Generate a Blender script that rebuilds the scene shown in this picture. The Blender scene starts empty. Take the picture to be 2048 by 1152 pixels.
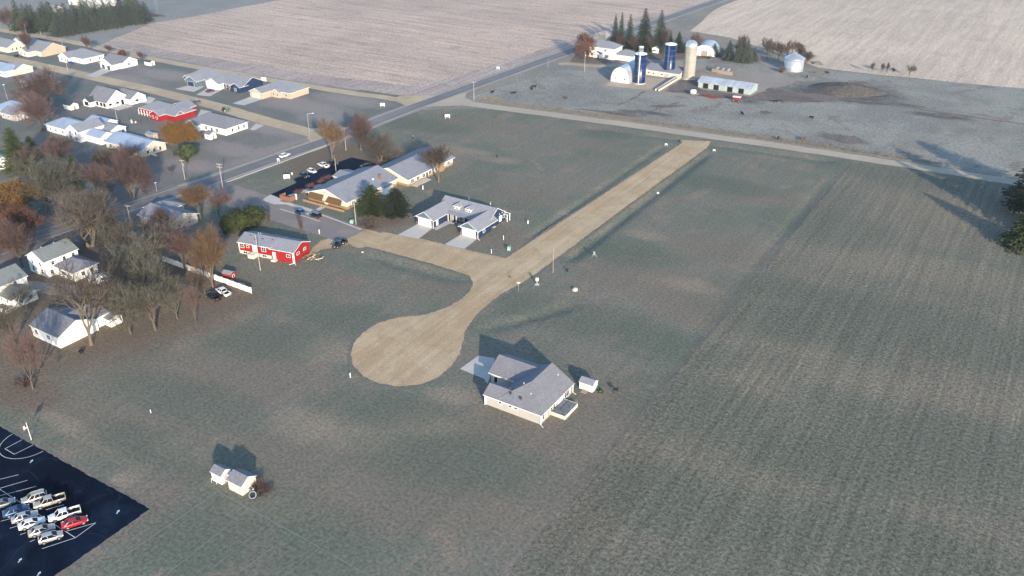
import bpy, bmesh, math, random
from mathutils import Vector, Matrix

# ------------------------------------------------------------------ camera, sky, sun, exposure
S = bpy.context.scene
COL = S.collection
CAM_H, FOC, PITCH, AZ = 120.0, 1761.2, math.radians(27.90), math.radians(32.17)
cam_data = bpy.data.cameras.new("camera")
cam_data.sensor_width = 36.0
cam_data.lens = FOC / 2048 * 36.0
cam_data.clip_start, cam_data.clip_end = 1.0, 20000.0
cam = bpy.data.objects.new("camera", cam_data)
COL.objects.link(cam)
cam.location = (0, 0, CAM_H)
cam.rotation_euler = (math.pi / 2 - PITCH, 0, AZ)
S.camera = cam

SUN_EL, SUN_AZ = math.radians(15.5), math.radians(-42)      # direction towards the sun, angle from +X
sdir = Vector((math.cos(SUN_AZ) * math.cos(SUN_EL), math.sin(SUN_AZ) * math.cos(SUN_EL), math.sin(SUN_EL)))
W = bpy.data.worlds.new("World"); S.world = W; W.use_nodes = True
nt = W.node_tree; nt.nodes.clear()
sky = nt.nodes.new("ShaderNodeTexSky"); sky.sky_type = 'NISHITA'; sky.sun_disc = False
sky.sun_elevation = SUN_EL; sky.sun_rotation = math.atan2(sdir.x, sdir.y)
sky.air_density = 1.1; sky.dust_density = 0.4; sky.ozone_density = 3.0
bg = nt.nodes.new("ShaderNodeBackground"); bg.inputs[1].default_value = 0.15
wo = nt.nodes.new("ShaderNodeOutputWorld")
nt.links.new(sky.outputs[0], bg.inputs[0]); nt.links.new(bg.outputs[0], wo.inputs[0])
sun_data = bpy.data.lights.new("sun", 'SUN'); sun_data.energy = 3.6; sun_data.angle = math.radians(0.6)
sun_data.color = (1.0, 0.86, 0.69)
sun = bpy.data.objects.new("sun", sun_data); COL.objects.link(sun)
sun.rotation_euler = (-sdir).to_track_quat('-Z', 'Y').to_euler()
sun.location = (0, -50, 300)
S.view_settings.view_transform = 'Standard'; S.view_settings.look = 'None'
S.view_settings.exposure = 1.22; S.view_settings.gamma = 1.0; S.view_settings.use_curve_mapping = False
S.cycles.max_bounces = 5; S.cycles.diffuse_bounces = 2; S.cycles.volume_bounces = 0
S.cycles.transparent_max_bounces = 8

# ------------------------------------------------------------------ measuring helpers (survey points on the flat ground)
CP, SP_ = math.cos(PITCH), math.sin(PITCH)
CA, SA = math.cos(AZ), math.sin(AZ)
def P(px, py, z=0.0):
    u = (px - 1024) / FOC; v = -(py - 576) / FOC
    fw = CP + v * SP_; up = -SP_ + v * CP
    t = (z - CAM_H) / up
    r, f = u * t, fw * t
    return Vector((r * CA - f * SA, r * SA + f * CA, z))
def HT(px, py, top):
    g = P(px, py); d = -g.x * SA + g.y * CA
    v = -(top - 576) / FOC
    return CAM_H - d * (SP_ - v * CP) / (CP + v * SP_)
def SCALE(px, py):
    g = P(px, py); d = -g.x * SA + g.y * CA
    return (d * CP + CAM_H * SP_) / FOC

# ------------------------------------------------------------------ mesh helpers
class MB:
    def __init__(s): s.v = []; s.f = []; s.m = []
    def poly(s, pts, m=0):
        n = len(s.v); s.v.extend([tuple(p) for p in pts]); s.f.append(tuple(range(n, n + len(pts)))); s.m.append(m)
    def box(s, x0, x1, y0, y1, z0, z1, m=0):
        n = len(s.v)
        s.v += [(x0,y0,z0),(x1,y0,z0),(x1,y1,z0),(x0,y1,z0),(x0,y0,z1),(x1,y0,z1),(x1,y1,z1),(x0,y1,z1)]
        for q in ((3,2,1,0),(4,5,6,7),(0,1,5,4),(1,2,6,5),(2,3,7,6),(3,0,4,7)):
            s.f.append(tuple(n + i for i in q)); s.m.append(m)
    def obox(s, c, size, rz=0, m=0, rx=0, ry=0):
        M = Matrix.Translation(c) @ Matrix.Rotation(rz, 4, 'Z') @ Matrix.Rotation(ry, 4, 'Y') @ Matrix.Rotation(rx, 4, 'X')
        n = len(s.v); a, b, d = size[0]/2, size[1]/2, size[2]/2
        for p in ((-a,-b,-d),(a,-b,-d),(a,b,-d),(-a,b,-d),(-a,-b,d),(a,-b,d),(a,b,d),(-a,b,d)):
            s.v.append(tuple(M @ Vector(p)))
        for q in ((3,2,1,0),(4,5,6,7),(0,1,5,4),(1,2,6,5),(2,3,7,6),(3,0,4,7)):
            s.f.append(tuple(n + i for i in q)); s.m.append(m)
    def tube(s, p0, p1, r0, r1, n=6, m=0, caps=True):
        p0, p1 = Vector(p0), Vector(p1); d = (p1 - p0)
        if d.length < 1e-6: return
        d.normalize(); a = Vector((0,0,1)) if abs(d.z) < .9 else Vector((1,0,0))
        x = d.cross(a).normalized(); y = d.cross(x)
        k = len(s.v)
        for p, r in ((p0, r0), (p1, r1)):
            for i in range(n):
                t = 2 * math.pi * i / n
                s.v.append(tuple(p + x * (r * math.cos(t)) + y * (r * math.sin(t))))
        for i in range(n):
            j = (i + 1) % n
            s.f.append((k + i, k + n + i, k + n + j, k + j)); s.m.append(m)
        if caps:
            s.f.append(tuple(k + i for i in range(n))); s.m.append(m)
            s.f.append(tuple(k + n + n - 1 - i for i in range(n))); s.m.append(m)
    def lathe(s, prof, n=20, m=0, c=(0,0,0)):
        k = len(s.v)
        for r, z in prof:
            for i in range(n):
                t = 2 * math.pi * i / n
                s.v.append((c[0] + r * math.cos(t), c[1] + r * math.sin(t), c[2] + z))
        for a in range(len(prof) - 1):
            for i in range(n):
                j = (i + 1) % n
                s.f.append((k + a*n + i, k + a*n + j, k + (a+1)*n + j, k + (a+1)*n + i)); s.m.append(m)
        if prof[-1][0] > 0.01:
            s.f.append(tuple(k + (len(prof)-1)*n + i for i in range(n))); s.m.append(m)
    def ribbon(s, p0, p1, w0, w1, rnd, m=0):
        p0, p1 = Vector(p0), Vector(p1); d = p1 - p0
        a = Vector((rnd.uniform(-1,1), rnd.uniform(-1,1), rnd.uniform(-1,1)))
        x = d.cross(a)
        if x.length < 1e-6: return
        x.normalize()
        s.poly((p0 - x*w0, p0 + x*w0, p1 + x*w1, p1 - x*w1), m)
    def loft(s, rings, m=0, cap=True):
        k = len(s.v); n = len(rings[0])
        for r in rings: s.v.extend([tuple(p) for p in r])
        for a in range(len(rings) - 1):
            for i in range(n):
                j = (i + 1) % n
                s.f.append((k + a*n + i, k + a*n + j, k + (a+1)*n + j, k + (a+1)*n + i)); s.m.append(m)
        if cap:
            s.f.append(tuple(k + n - 1 - i for i in range(n))); s.m.append(m)
            b = k + (len(rings)-1)*n
            s.f.append(tuple(b + i for i in range(n))); s.m.append(m)
    def mesh(s, name, mats, smooth=False):
        me = bpy.data.meshes.new(name)
        me.from_pydata(s.v, [], s.f)
        for mt in mats: me.materials.append(mt)
        if len(mats) > 1: me.polygons.foreach_set("material_index", s.m)
        if smooth: me.polygons.foreach_set("use_smooth", [True] * len(s.f))
        me.update()
        return me
    def build(s, name, mats, parent=None, smooth=False):
        if not isinstance(mats, (list, tuple)): mats = [mats]
        return link(name, s.mesh(name, mats, smooth), parent)

def link(name, me, parent=None, loc=(0,0,0), rz=0):
    o = bpy.data.objects.new(name, me); COL.objects.link(o)
    o.location = loc; o.rotation_euler = (0, 0, rz)
    if parent is not None: o.parent = parent
    return o
def tag(o, label, cat, group=None):
    o["label"] = label; o["category"] = cat
    if group: o["group"] = group
    return o
def thing(name, label, cat, loc=(0,0,0), rz=0, group=None):
    o = bpy.data.objects.new(name, None); COL.objects.link(o)
    o.empty_display_size = 0.3
    o.location = loc; o.rotation_euler = (0, 0, rz)
    return tag(o, label, cat, group)
def struct(o): o["kind"] = "structure"; return o
def stuff(o): o["kind"] = "stuff"; return o
def paint(o, mat, slot=0):
    o.material_slots[slot].link = 'OBJECT'; o.material_slots[slot].material = mat
def copy_tree(o, parent=None):
    c = o.copy(); COL.objects.link(c)
    if parent is not None: c.parent = parent
    for ch in [x for x in o.children]: copy_tree(ch, c)
    return c

# ------------------------------------------------------------------ materials
def new_mat(name):
    m = bpy.data.materials.new(name); m.use_nodes = True
    t = m.node_tree; t.nodes.clear()
    return m, t
def nd(t, kind, **kw):
    n = t.nodes.new(kind)
    for k, v in kw.items():
        if k.startswith("i_"):
            key = k[2:]; key = int(key) if key.isdigit() else key
            n.inputs[key].default_value = v
        else: setattr(n, k, v)
    return n
def c4(c): return (c[0], c[1], c[2], 1.0)
def mixc(t, fac, a, b, mode='MIX'):
    n = nd(t, "ShaderNodeMix", data_type='RGBA', blend_type=mode)
    for i, v in ((0, fac), (6, a), (7, b)):
        if isinstance(v, bpy.types.NodeSocket): t.links.new(v, n.inputs[i])
        elif i == 0: n.inputs[0].default_value = v
        else: n.inputs[i].default_value = c4(v)
    return n.outputs[2]
def ramp(t, src, lo, hi, a=0.0, b=1.0):
    n = nd(t, "ShaderNodeMapRange"); t.links.new(src, n.inputs[0])
    for i, v in enumerate((lo, hi, a, b)): n.inputs[i + 1].default_value = v
    return n.outputs[0]
def noise(t, vec, scale, detail=4, rough=.55, dist=0):
    n = nd(t, "ShaderNodeTexNoise"); t.links.new(vec, n.inputs["Vector"])
    n.inputs["Scale"].default_value = scale; n.inputs["Detail"].default_value = detail
    n.inputs["Roughness"].default_value = rough; n.inputs["Distortion"].default_value = dist
    return n.outputs["Fac"]
def mul_bright(t, col, fac):
    cmb = nd(t, "ShaderNodeCombineColor")
    for i in range(3): t.links.new(fac, cmb.inputs[i])
    return mixc(t, 1.0, col, cmb.outputs[0], 'MULTIPLY')
def finish(t, col, rough=.9, spec=.15, bump=None, bstr=.3, bdist=.1, metal=0.0):
    b = nd(t, "ShaderNodeBsdfPrincipled"); o = nd(t, "ShaderNodeOutputMaterial")
    if isinstance(col, bpy.types.NodeSocket): t.links.new(col, b.inputs["Base Color"])
    else: b.inputs["Base Color"].default_value = c4(col)
    b.inputs["Roughness"].default_value = rough; b.inputs["Specular IOR Level"].default_value = spec
    b.inputs["Metallic"].default_value = metal
    if bump is not None:
        n = nd(t, "ShaderNodeBump"); n.inputs["Strength"].default_value = bstr; n.inputs["Distance"].default_value = bdist
        t.links.new(bump, n.inputs["Height"]); t.links.new(n.outputs[0], b.inputs["Normal"])
    t.links.new(b.outputs[0], o.inputs[0])

def ground_mat(name, c1, c2, c3, big=.02, mid=.12, rows=None, speck=.3, fine=1.6, bstr=.5, bdist=.15, mow=None, c4_=None, wear=None):
    """c1/c2 blend in broad patches, c3 in medium ones; rows = (axis, spacing, strength); mow = same, soft stripes"""
    m, t = new_mat(name)
    pos = nd(t, "ShaderNodeNewGeometry").outputs["Position"]
    n1 = noise(t, pos, big, 5, .6, .6)
    col = mixc(t, ramp(t, n1, .43, .57), c1, c2)
    n2 = noise(t, pos, mid, 6, .65, .4)
    col = mixc(t, ramp(t, n2, .52, .74), col, c3)
    if c4_ is not None:
        n5 = noise(t, pos, big * 2.7, 4, .6, 1.0)
        col = mixc(t, ramp(t, n5, .55, .66), col, c4_)
    if wear:
        at = nd(t, "ShaderNodeAttribute", attribute_name="wear"); sp = nd(t, "ShaderNodeSeparateColor"); t.links.new(at.outputs["Color"], sp.inputs[0])
        nw = noise(t, pos, .22, 6, .7, .5)
        for src, wc in zip((sp.outputs[0], sp.outputs[1], sp.outputs[2], at.outputs["Alpha"]), wear):
            if wc is None: continue
            ad = nd(t, "ShaderNodeMath", operation='MULTIPLY_ADD'); t.links.new(nw, ad.inputs[0]); ad.inputs[1].default_value = 1.6; t.links.new(src, ad.inputs[2])
            fc = ramp(t, ad.outputs[0], .82, 1.65, 0, wc[1]); gate = ramp(t, src, 0, .3, 0, 1)
            mm = nd(t, "ShaderNodeMath", operation='MULTIPLY'); t.links.new(fc, mm.inputs[0]); t.links.new(gate, mm.inputs[1])
            col = mixc(t, mm.outputs[0], col, wc[0])
    n3 = noise(t, pos, fine, 6, .72)
    f = ramp(t, n3, .36, .64, 1 - speck, 1 + speck)
    col = mul_bright(t, col, f)
    h = n3
    for spec, soft in ((rows, False), (mow, True)):
        if spec is None: continue
        ax, sp, st = spec
        mp = nd(t, "ShaderNodeMapping"); t.links.new(pos, mp.inputs["Vector"])
        sc = [.012, .012, 0]; sc[ax] = 1.0 / sp
        mp.inputs["Scale"].default_value = sc
        r = noise(t, mp.outputs[0], 1.0, 3 if soft else 2, .6, .15)
        mp2 = nd(t, "ShaderNodeMapping"); t.links.new(pos, mp2.inputs["Vector"])
        sc2 = [.05, .05, 0]; sc2[ax] = 3.3 / sp; mp2.inputs["Scale"].default_value = sc2
        r2 = noise(t, mp2.outputs[0], 1.0, 2, .6, .1)
        col = mul_bright(t, col, ramp(t, r, .35, .65, 1 - st, 1 + st))
        col = mul_bright(t, col, ramp(t, r2, .35, .65, 1 - st * .6, 1 + st * .6))
    finish(t, col, 1.0, .05, h, bstr, bdist)
    return m
def flat_mat(name, c, var=.12, scale=.8, rough=.85, spec=.2, bstr=.15, c2=None, metal=0.0, streak=None):
    m, t = new_mat(name)
    tc = nd(t, "ShaderNodeTexCoord").outputs["Object"]
    n = noise(t, tc, scale, 5, .6)
    col = mixc(t, ramp(t, n, .35, .65), c, c2 if c2 else c)
    n2 = noise(t, tc, scale * 7, 4, .6)
    col = mul_bright(t, col, ramp(t, n2, .3, .7, 1 - var, 1 + var))
    if streak:
        mp = nd(t, "ShaderNodeMapping"); t.links.new(tc, mp.inputs["Vector"]); mp.inputs["Scale"].default_value = streak
        n3 = noise(t, mp.outputs[0], 1.0, 3, .6)
        col = mul_bright(t, col, ramp(t, n3, .3, .7, 1 - var, 1 + var))
    finish(t, col, rough, spec, n2, bstr, .03, metal)
    return m
def siding_mat(name, c, var=.06, step=.2, vertical=False):
    m, t = new_mat(name)
    tc = nd(t, "ShaderNodeTexCoord").outputs["Object"]
    sep = nd(t, "ShaderNodeSeparateXYZ"); t.links.new(tc, sep.inputs[0])
    ma = nd(t, "ShaderNodeMath", operation='FRACT')
    dv = nd(t, "ShaderNodeMath", operation='DIVIDE'); dv.inputs[1].default_value = step
    t.links.new(sep.outputs[0 if vertical else 2], dv.inputs[0]); t.links.new(dv.outputs[0], ma.inputs[0])
    n = noise(t, tc, .5, 5, .6)
    col = mul_bright(t, mixc(t, 0.0, c, c), ramp(t, n, .3, .7, 1 - var, 1 + var))
    col = mul_bright(t, col, ramp(t, ma.outputs[0], .0, .12, .86, 1.0))
    finish(t, col, .7, .25, ma.outputs[0], .25, .03)
    return m
def shingle_mat(name, c, var=.18, c2=None):
    m, t = new_mat(name)
    tc = nd(t, "ShaderNodeTexCoord").outputs["Object"]
    n = noise(t, tc, .35, 4, .6)
    col = mixc(t, ramp(t, n, .3, .7), c, c2 if c2 else tuple(x * 1.12 for x in c))
    mp = nd(t, "ShaderNodeMapping"); t.links.new(tc, mp.inputs["Vector"]); mp.inputs["Scale"].default_value = (3, 3, 9)
    v = nd(t, "ShaderNodeTexVoronoi"); t.links.new(mp.outputs[0], v.inputs["Vector"]); v.inputs["Scale"].default_value = .8
    sc = nd(t, "ShaderNodeSeparateColor"); t.links.new(v.outputs["Color"], sc.inputs[0])
    col = mul_bright(t, col, ramp(t, sc.outputs[0], 0, 1, 1 - var, 1 + var))
    finish(t, col, .85, .25, sc.outputs[0], .3, .03)
    return m
def seam_mat(name, c, step=.6, axis=0, rough=.45, metal=.0, var=.1):
    m, t = new_mat(name)
    tc = nd(t, "ShaderNodeTexCoord").outputs["Object"]
    sep = nd(t, "ShaderNodeSeparateXYZ"); t.links.new(tc, sep.inputs[0])
    dv = nd(t, "ShaderNodeMath", operation='DIVIDE'); dv.inputs[1].default_value = step
    fr = nd(t, "ShaderNodeMath", operation='FRACT')
    t.links.new(sep.outputs[axis], dv.inputs[0]); t.links.new(dv.outputs[0], fr.inputs[0])
    fl = nd(t, "ShaderNodeMath", operation='FLOOR'); t.links.new(dv.outputs[0], fl.inputs[0])
    wn = nd(t, "ShaderNodeTexWhiteNoise", noise_dimensions='1D'); t.links.new(fl.outputs[0], wn.inputs["W"])
    n = noise(t, tc, .3, 5, .65)
    col = mul_bright(t, mixc(t, 0.0, c, c), ramp(t, n, .3, .7, 1 - var, 1 + var))
    col = mul_bright(t, col, ramp(t, wn.outputs[0], 0, 1, 1 - var * .7, 1 + var * .7))
    col = mul_bright(t, col, ramp(t, fr.outputs[0], 0, .1, .8, 1))
    finish(t, col, rough, .4, fr.outputs[0], .3, .04, metal)
    return m
def glass_mat(name, c=(.008, .012, .022)):
    m, t = new_mat(name); finish(t, c, .06, .12); return m
def paint_mat(name, c, rough=.3, metal=0.0):
    m, t = new_mat(name)
    b = nd(t, "ShaderNodeBsdfPrincipled"); o = nd(t, "ShaderNodeOutputMaterial")
    tc = nd(t, "ShaderNodeTexCoord").outputs["Object"]
    n = noise(t, tc, 1.2, 4, .6)
    t.links.new(mul_bright(t, mixc(t, 0.0, c, c), ramp(t, n, .3, .7, .93, 1.05)), b.inputs["Base Color"])
    b.inputs["Roughness"].default_value = rough; b.inputs["Metallic"].default_value = metal
    b.inputs["Coat Weight"].default_value = .5; b.inputs["Coat Roughness"].default_value = .08
    t.links.new(b.outputs[0], o.inputs[0]); return m
def leaf_mat(name, c1, c2, var=.3):
    m, t = new_mat(name)
    tc = nd(t, "ShaderNodeTexCoord").outputs["Object"]
    oi = nd(t, "ShaderNodeObjectInfo")
    n = noise(t, tc, .45, 4, .6)
    col = mixc(t, ramp(t, n, .35, .65), c1, c2)
    col = mul_bright(t, col, ramp(t, oi.outputs["Random"], 0, 1, 1 - var, 1 + var))
    d = nd(t, "ShaderNodeBsdfDiffuse"); tr = nd(t, "ShaderNodeBsdfTranslucent"); mx = nd(t, "ShaderNodeMixShader")
    mx.inputs[0].default_value = .2
    t.links.new(col, d.inputs[0]); t.links.new(col, tr.inputs[0])
    t.links.new(d.outputs[0], mx.inputs[1]); t.links.new(tr.outputs[0], mx.inputs[2])
    o = nd(t, "ShaderNodeOutputMaterial"); t.links.new(mx.outputs[0], o.inputs[0]); return m

M = {}
M['lawn'] = ground_mat("lawn_grass", (.148,.157,.120), (.184,.169,.134), (.204,.176,.138), .030, .085, speck=.34, fine=1.3, mow=(0, 2.4, .045), c4_=(.225,.184,.142), wear=(((.19,.156,.121), .65), ((.268,.216,.160), .7), ((.115,.130,.098), .65), ((.165,.122,.088), .85)))
M['townlawn'] = ground_mat("town_grass", (.15,.16,.14), (.195,.18,.162), (.22,.19,.165), .03, .1, speck=.28, wear=(((.19,.16,.13), .7), ((.29,.245,.22), .85), ((.115,.135,.115), .7), ((.165,.125,.092), .8)))
M['leafy'] = ground_mat("leaf_litter", (.155,.132,.105), (.18,.148,.118), (.125,.125,.092), .03, .3, speck=.4)
M['hay'] = ground_mat("hay_stubble", (.184,.166,.128), (.160,.155,.119), (.208,.178,.134), .026, .10, rows=(0, 1.5, .12), speck=.44, fine=1.2, bstr=.9, bdist=.3, wear=(((.18,.15,.114), .7), ((.222,.188,.138), .6), ((.128,.135,.102), .7), None))
M['pasture'] = ground_mat("frosted_pasture", (.285,.275,.235), (.225,.218,.19), (.325,.29,.245), .022, .09, speck=.34, fine=.8, c4_=(.215,.185,.16), wear=(((.10,.086,.078), .95), ((.33,.28,.23), .8), ((.19,.20,.17), .7), None))
M['corn'] = ground_mat("corn_stubble", (.54,.405,.318), (.47,.355,.282), (.37,.28,.228), .012, .11, rows=(1, 3.0, .16), speck=.32, fine=.7)
M['cornE'] = ground_mat("corn_stubble_pale", (.60,.475,.36), (.545,.43,.33), (.46,.365,.285), .008, .06, rows=(0, 4.0, .10), speck=.24, fine=.6)
M['corn_head'] = ground_mat("corn_headland", (.43,.35,.30), (.37,.30,.26), (.28,.23,.205), .02, .12, rows=(0, 3, .14), speck=.3, fine=.7)
M['gravel'] = ground_mat("tan_gravel", (.43,.31,.185), (.48,.36,.23), (.37,.275,.175), .07, .25, rows=(0, 2.0, .08), speck=.2, fine=2.0, bstr=.2)
M['gravelx'] = ground_mat("tan_gravel_crossing", (.43,.315,.185), (.47,.355,.225), (.37,.275,.17), .05, .22, rows=(1, 2.2, .07), speck=.16, fine=2.5, bstr=.2)
M['verge'] = ground_mat('trampled_verge', (.19,.165,.135), (.15,.145,.12), (.24,.20,.16), .06, .3, speck=.35)
M['dryverge'] = ground_mat('dry_roadside_grass', (.27,.235,.195), (.215,.205,.175), (.31,.265,.215), .03, .12, speck=.3, fine=.8)
M['frostgrass'] = ground_mat('frosted_rough_grass', (.27,.26,.235), (.23,.23,.21), (.31,.28,.245), .02, .1, speck=.25, fine=.8)
M['limestone'] = ground_mat("pale_gravel", (.45,.375,.29), (.41,.34,.265), (.36,.30,.235), .05, .25, speck=.15, fine=2.5, bstr=.2)
M['dirtroad'] = ground_mat("sandy_dirt", (.50,.39,.26), (.43,.335,.23), (.37,.29,.205), .04, .2, speck=.18, fine=2)
M['shoulder'] = ground_mat("road_shoulder", (.36,.31,.26), (.30,.27,.23), (.25,.23,.19), .05, .3, speck=.2, fine=2)
M['asphalt'] = ground_mat("worn_asphalt", (.205,.19,.185), (.18,.17,.17), (.235,.215,.205), .03, .15, rows=(0, 2.4, .12), speck=.12, fine=2.5, bstr=.15)
M['street'] = ground_mat("pale_street_asphalt", (.26,.225,.20), (.23,.20,.185), (.29,.25,.22), .06, .2, speck=.12, fine=2.5, bstr=.15)
M['blacktop'] = ground_mat("fresh_blacktop", (.0025,.006,.016), (.005,.012,.030), (.011,.024,.046), .05, .2, speck=.25, fine=3, bstr=.15)
M['concrete'] = ground_mat("concrete_slab", (.52,.48,.43), (.48,.45,.41), (.43,.40,.36), .1, .5, speck=.06, fine=4, bstr=.1)
M['mud'] = ground_mat("yard_mud", (.14,.115,.105), (.19,.155,.135), (.25,.21,.18), .05, .2, speck=.35, fine=1)
M['yard'] = ground_mat("farm_yard_gravel", (.33,.28,.24), (.29,.25,.21), (.24,.205,.175), .05, .2, speck=.2, fine=1.2)
M['drygrass'] = leaf_mat("dry_grass", (.32,.275,.215), (.25,.22,.175), .1)
M['haytuft'] = leaf_mat("stubble_tuft", (.20,.19,.14), (.15,.16,.12), .1)
M['margin'] = ground_mat('mown_margin', (.225,.20,.175), (.19,.178,.155), (.255,.22,.185), .05, .2, speck=.32)
M['crackseal'] = flat_mat('crack_sealant', (.022,.034,.055), .3, 1.0)
M['line'] = flat_mat("white_line_paint", (.62,.62,.6), .25, 2.0)
M['chalk'] = flat_mat("chalk_line", (.24,.245,.225), .2, 1.0)

M['white'] = siding_mat("white_siding", (.80,.79,.76))
M['whiteplain'] = flat_mat("white_trim", (.80,.80,.78), .04)
M['cream'] = siding_mat("cream_siding", (.62,.56,.46))
M['tan'] = siding_mat("tan_siding", (.46,.38,.28))
M['beige'] = siding_mat("beige_siding", (.42,.39,.36))
M['navy'] = siding_mat("navy_siding", (.018,.035,.085))
M['slate'] = siding_mat("slate_gable_shake", (.10,.135,.165))
M['redwall'] = siding_mat("red_siding", (.30,.016,.016))
M['barnred'] = siding_mat("barn_red_board", (.28,.035,.022), vertical=True)
M['stone'] = flat_mat("sandstone_base", (.30,.20,.11), .25, 1.5)
M['brick'] = flat_mat("brown_brick", (.26,.12,.08), .2, 2.0)
M['panel'] = flat_mat("brown_roof_panel", (.13,.075,.035), .15, 1.0)
M['blueroof'] = seam_mat("blue_metal_roof", (.30,.36,.46), .6, 0, .5)
M['sh_grey'] = shingle_mat("grey_shingles", (.175,.178,.195))
M['sh_light'] = shingle_mat("frosted_shingles", (.215,.22,.245), .12)
M['sh_brown'] = shingle_mat("taupe_shingles", (.178,.176,.190), .12)
M['sh_green'] = shingle_mat("grey_green_shingles", (.165,.18,.175), .14)
M['sh_dark'] = shingle_mat("dark_shingles", (.06,.065,.075), .15)
M['dark'] = flat_mat("dark_door_bay_shade", (.012,.012,.014), .1)  # dark door colour, also the painted shade of the pole barn bays
M['glass'] = glass_mat("window_glass")
M['woodtrim'] = flat_mat("weathered_wood", (.33,.27,.20), .2, 2)
M['deckgrey'] = flat_mat("grey_deck", (.17,.17,.185), .15, 2)
M['galv'] = seam_mat("galvanised_sheet", (.52,.54,.55), .8, 2, .35, .55)
M['tinroof'] = seam_mat("tin_roof_sheet", (.50,.53,.56), .9, 0, .5, .3, .16)
M['paleboard'] = seam_mat("pale_green_board", (.36,.42,.40), .5, 0, .7)
M['siloblue'] = seam_mat("blue_enamel_steel", (.004,.018,.078), 1.4, 2, .28)
M['silocon'] = seam_mat("concrete_stave", (.35,.31,.255), .75, 2, .9)
M['dome'] = flat_mat("aluminium_dome", (.62,.62,.62), .08, 1, .3, .5, .1, None, .7)
M['pole'] = flat_mat("pole_wood", (.36,.32,.27), .2, 2)
M['metal'] = flat_mat("grey_steel", (.35,.36,.37), .08, 2, .45, .5)
M['vinyl'] = flat_mat("white_vinyl", (.80,.77,.72), .04, .6)
M['rubber'] = flat_mat("black_rubber", (.018,.018,.018), .2, 3)
M['rim'] = flat_mat("alloy_rim", (.45,.45,.45), .05, 3, .35, .5, .05, None, .6)
M['bark'] = flat_mat("grey_brown_bark", (.10,.084,.067), .25, 1.5)
M['bark_tan'] = flat_mat("tan_bark", (.145,.116,.082), .25, 1.5)
M['bark_pale'] = flat_mat("bleached_bark", (.50,.48,.46), .15, 1.5)
M['twig'] = leaf_mat("grey_brown_twigs", (.15,.122,.098), (.115,.094,.078), .18)
M['twig_red'] = leaf_mat("reddish_twigs", (.165,.108,.092), (.125,.085,.075), .18)
M['twig_gold'] = leaf_mat("golden_brown_twigs", (.20,.13,.075), (.16,.105,.065), .15)
M['twig_grey'] = leaf_mat("olive_grey_twigs", (.155,.145,.11), (.12,.11,.085), .15)
M['leaf_orange'] = leaf_mat("orange_leaves", (.27,.14,.04), (.20,.12,.05), .1)
M['leaf_rust'] = leaf_mat("rust_leaves", (.19,.082,.045), (.14,.072,.045), .12)
M['leaf_brown'] = leaf_mat("brown_oak_leaves", (.17,.13,.085), (.13,.10,.07), .12)
M['needle'] = leaf_mat("dark_needles", (.045,.062,.042), (.07,.08,.05), .25)
M['needle_blue'] = leaf_mat("blue_green_needles", (.09,.105,.085), (.125,.13,.10), .2)
M['needle_pine'] = leaf_mat("pine_needles", (.085,.10,.045), (.055,.075,.035), .2)
M['cedar'] = leaf_mat("cedar_foliage", (.075,.088,.035), (.05,.06,.026), .12)
M['arbor'] = leaf_mat("yellow_green_arborvitae", (.11,.13,.05), (.075,.095,.035), .12)
M['shrub_red'] = leaf_mat("red_shrub_twigs", (.19,.10,.09), (.15,.08,.075), .12)
M['cowblack'] = flat_mat("black_hide", (.012,.012,.013), .2, 3)
M['cowbrown'] = flat_mat("brown_hide", (.11,.05,.03), .2, 3)
HAZE = 0.00017
# ------------------------------------------------------------------ the setting
def gh(x, y):
    """drainage swales of the new plats"""
    h = 0.0
    def win(v, a, b, s=6.0): return max(0, min(1, (v - a) / s)) * max(0, min(1, (b - v) / s))
    h -= .75 * math.exp(-((x + 115.8) / 2.2) ** 2) * win(y, 214, 336)
    h -= (.26 + .16*math.sin(y*.045+1)) * math.exp(-((x + 65.8) / 2.0) ** 2) * win(y, 190, 345)
    h -= .60 * math.exp(-((y - 187.2 - .03 * (x + 150)) / 2.2) ** 2) * win(x, -172, -134)
    h -= .45 * math.exp(-((x + 134.6) / 1.6) ** 2) * win(y, 222, 336)
    h -= .55 * math.exp(-((y - 346 - .115 * (x + 118)) / 2.2) ** 2) * win(x, -175, -66) 
    h -= .45 * math.exp(-((x + 108.5 - .55 * (y - 178)) / 2.6) ** 2) * win(y, 166, 196, 5)
    return h
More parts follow.
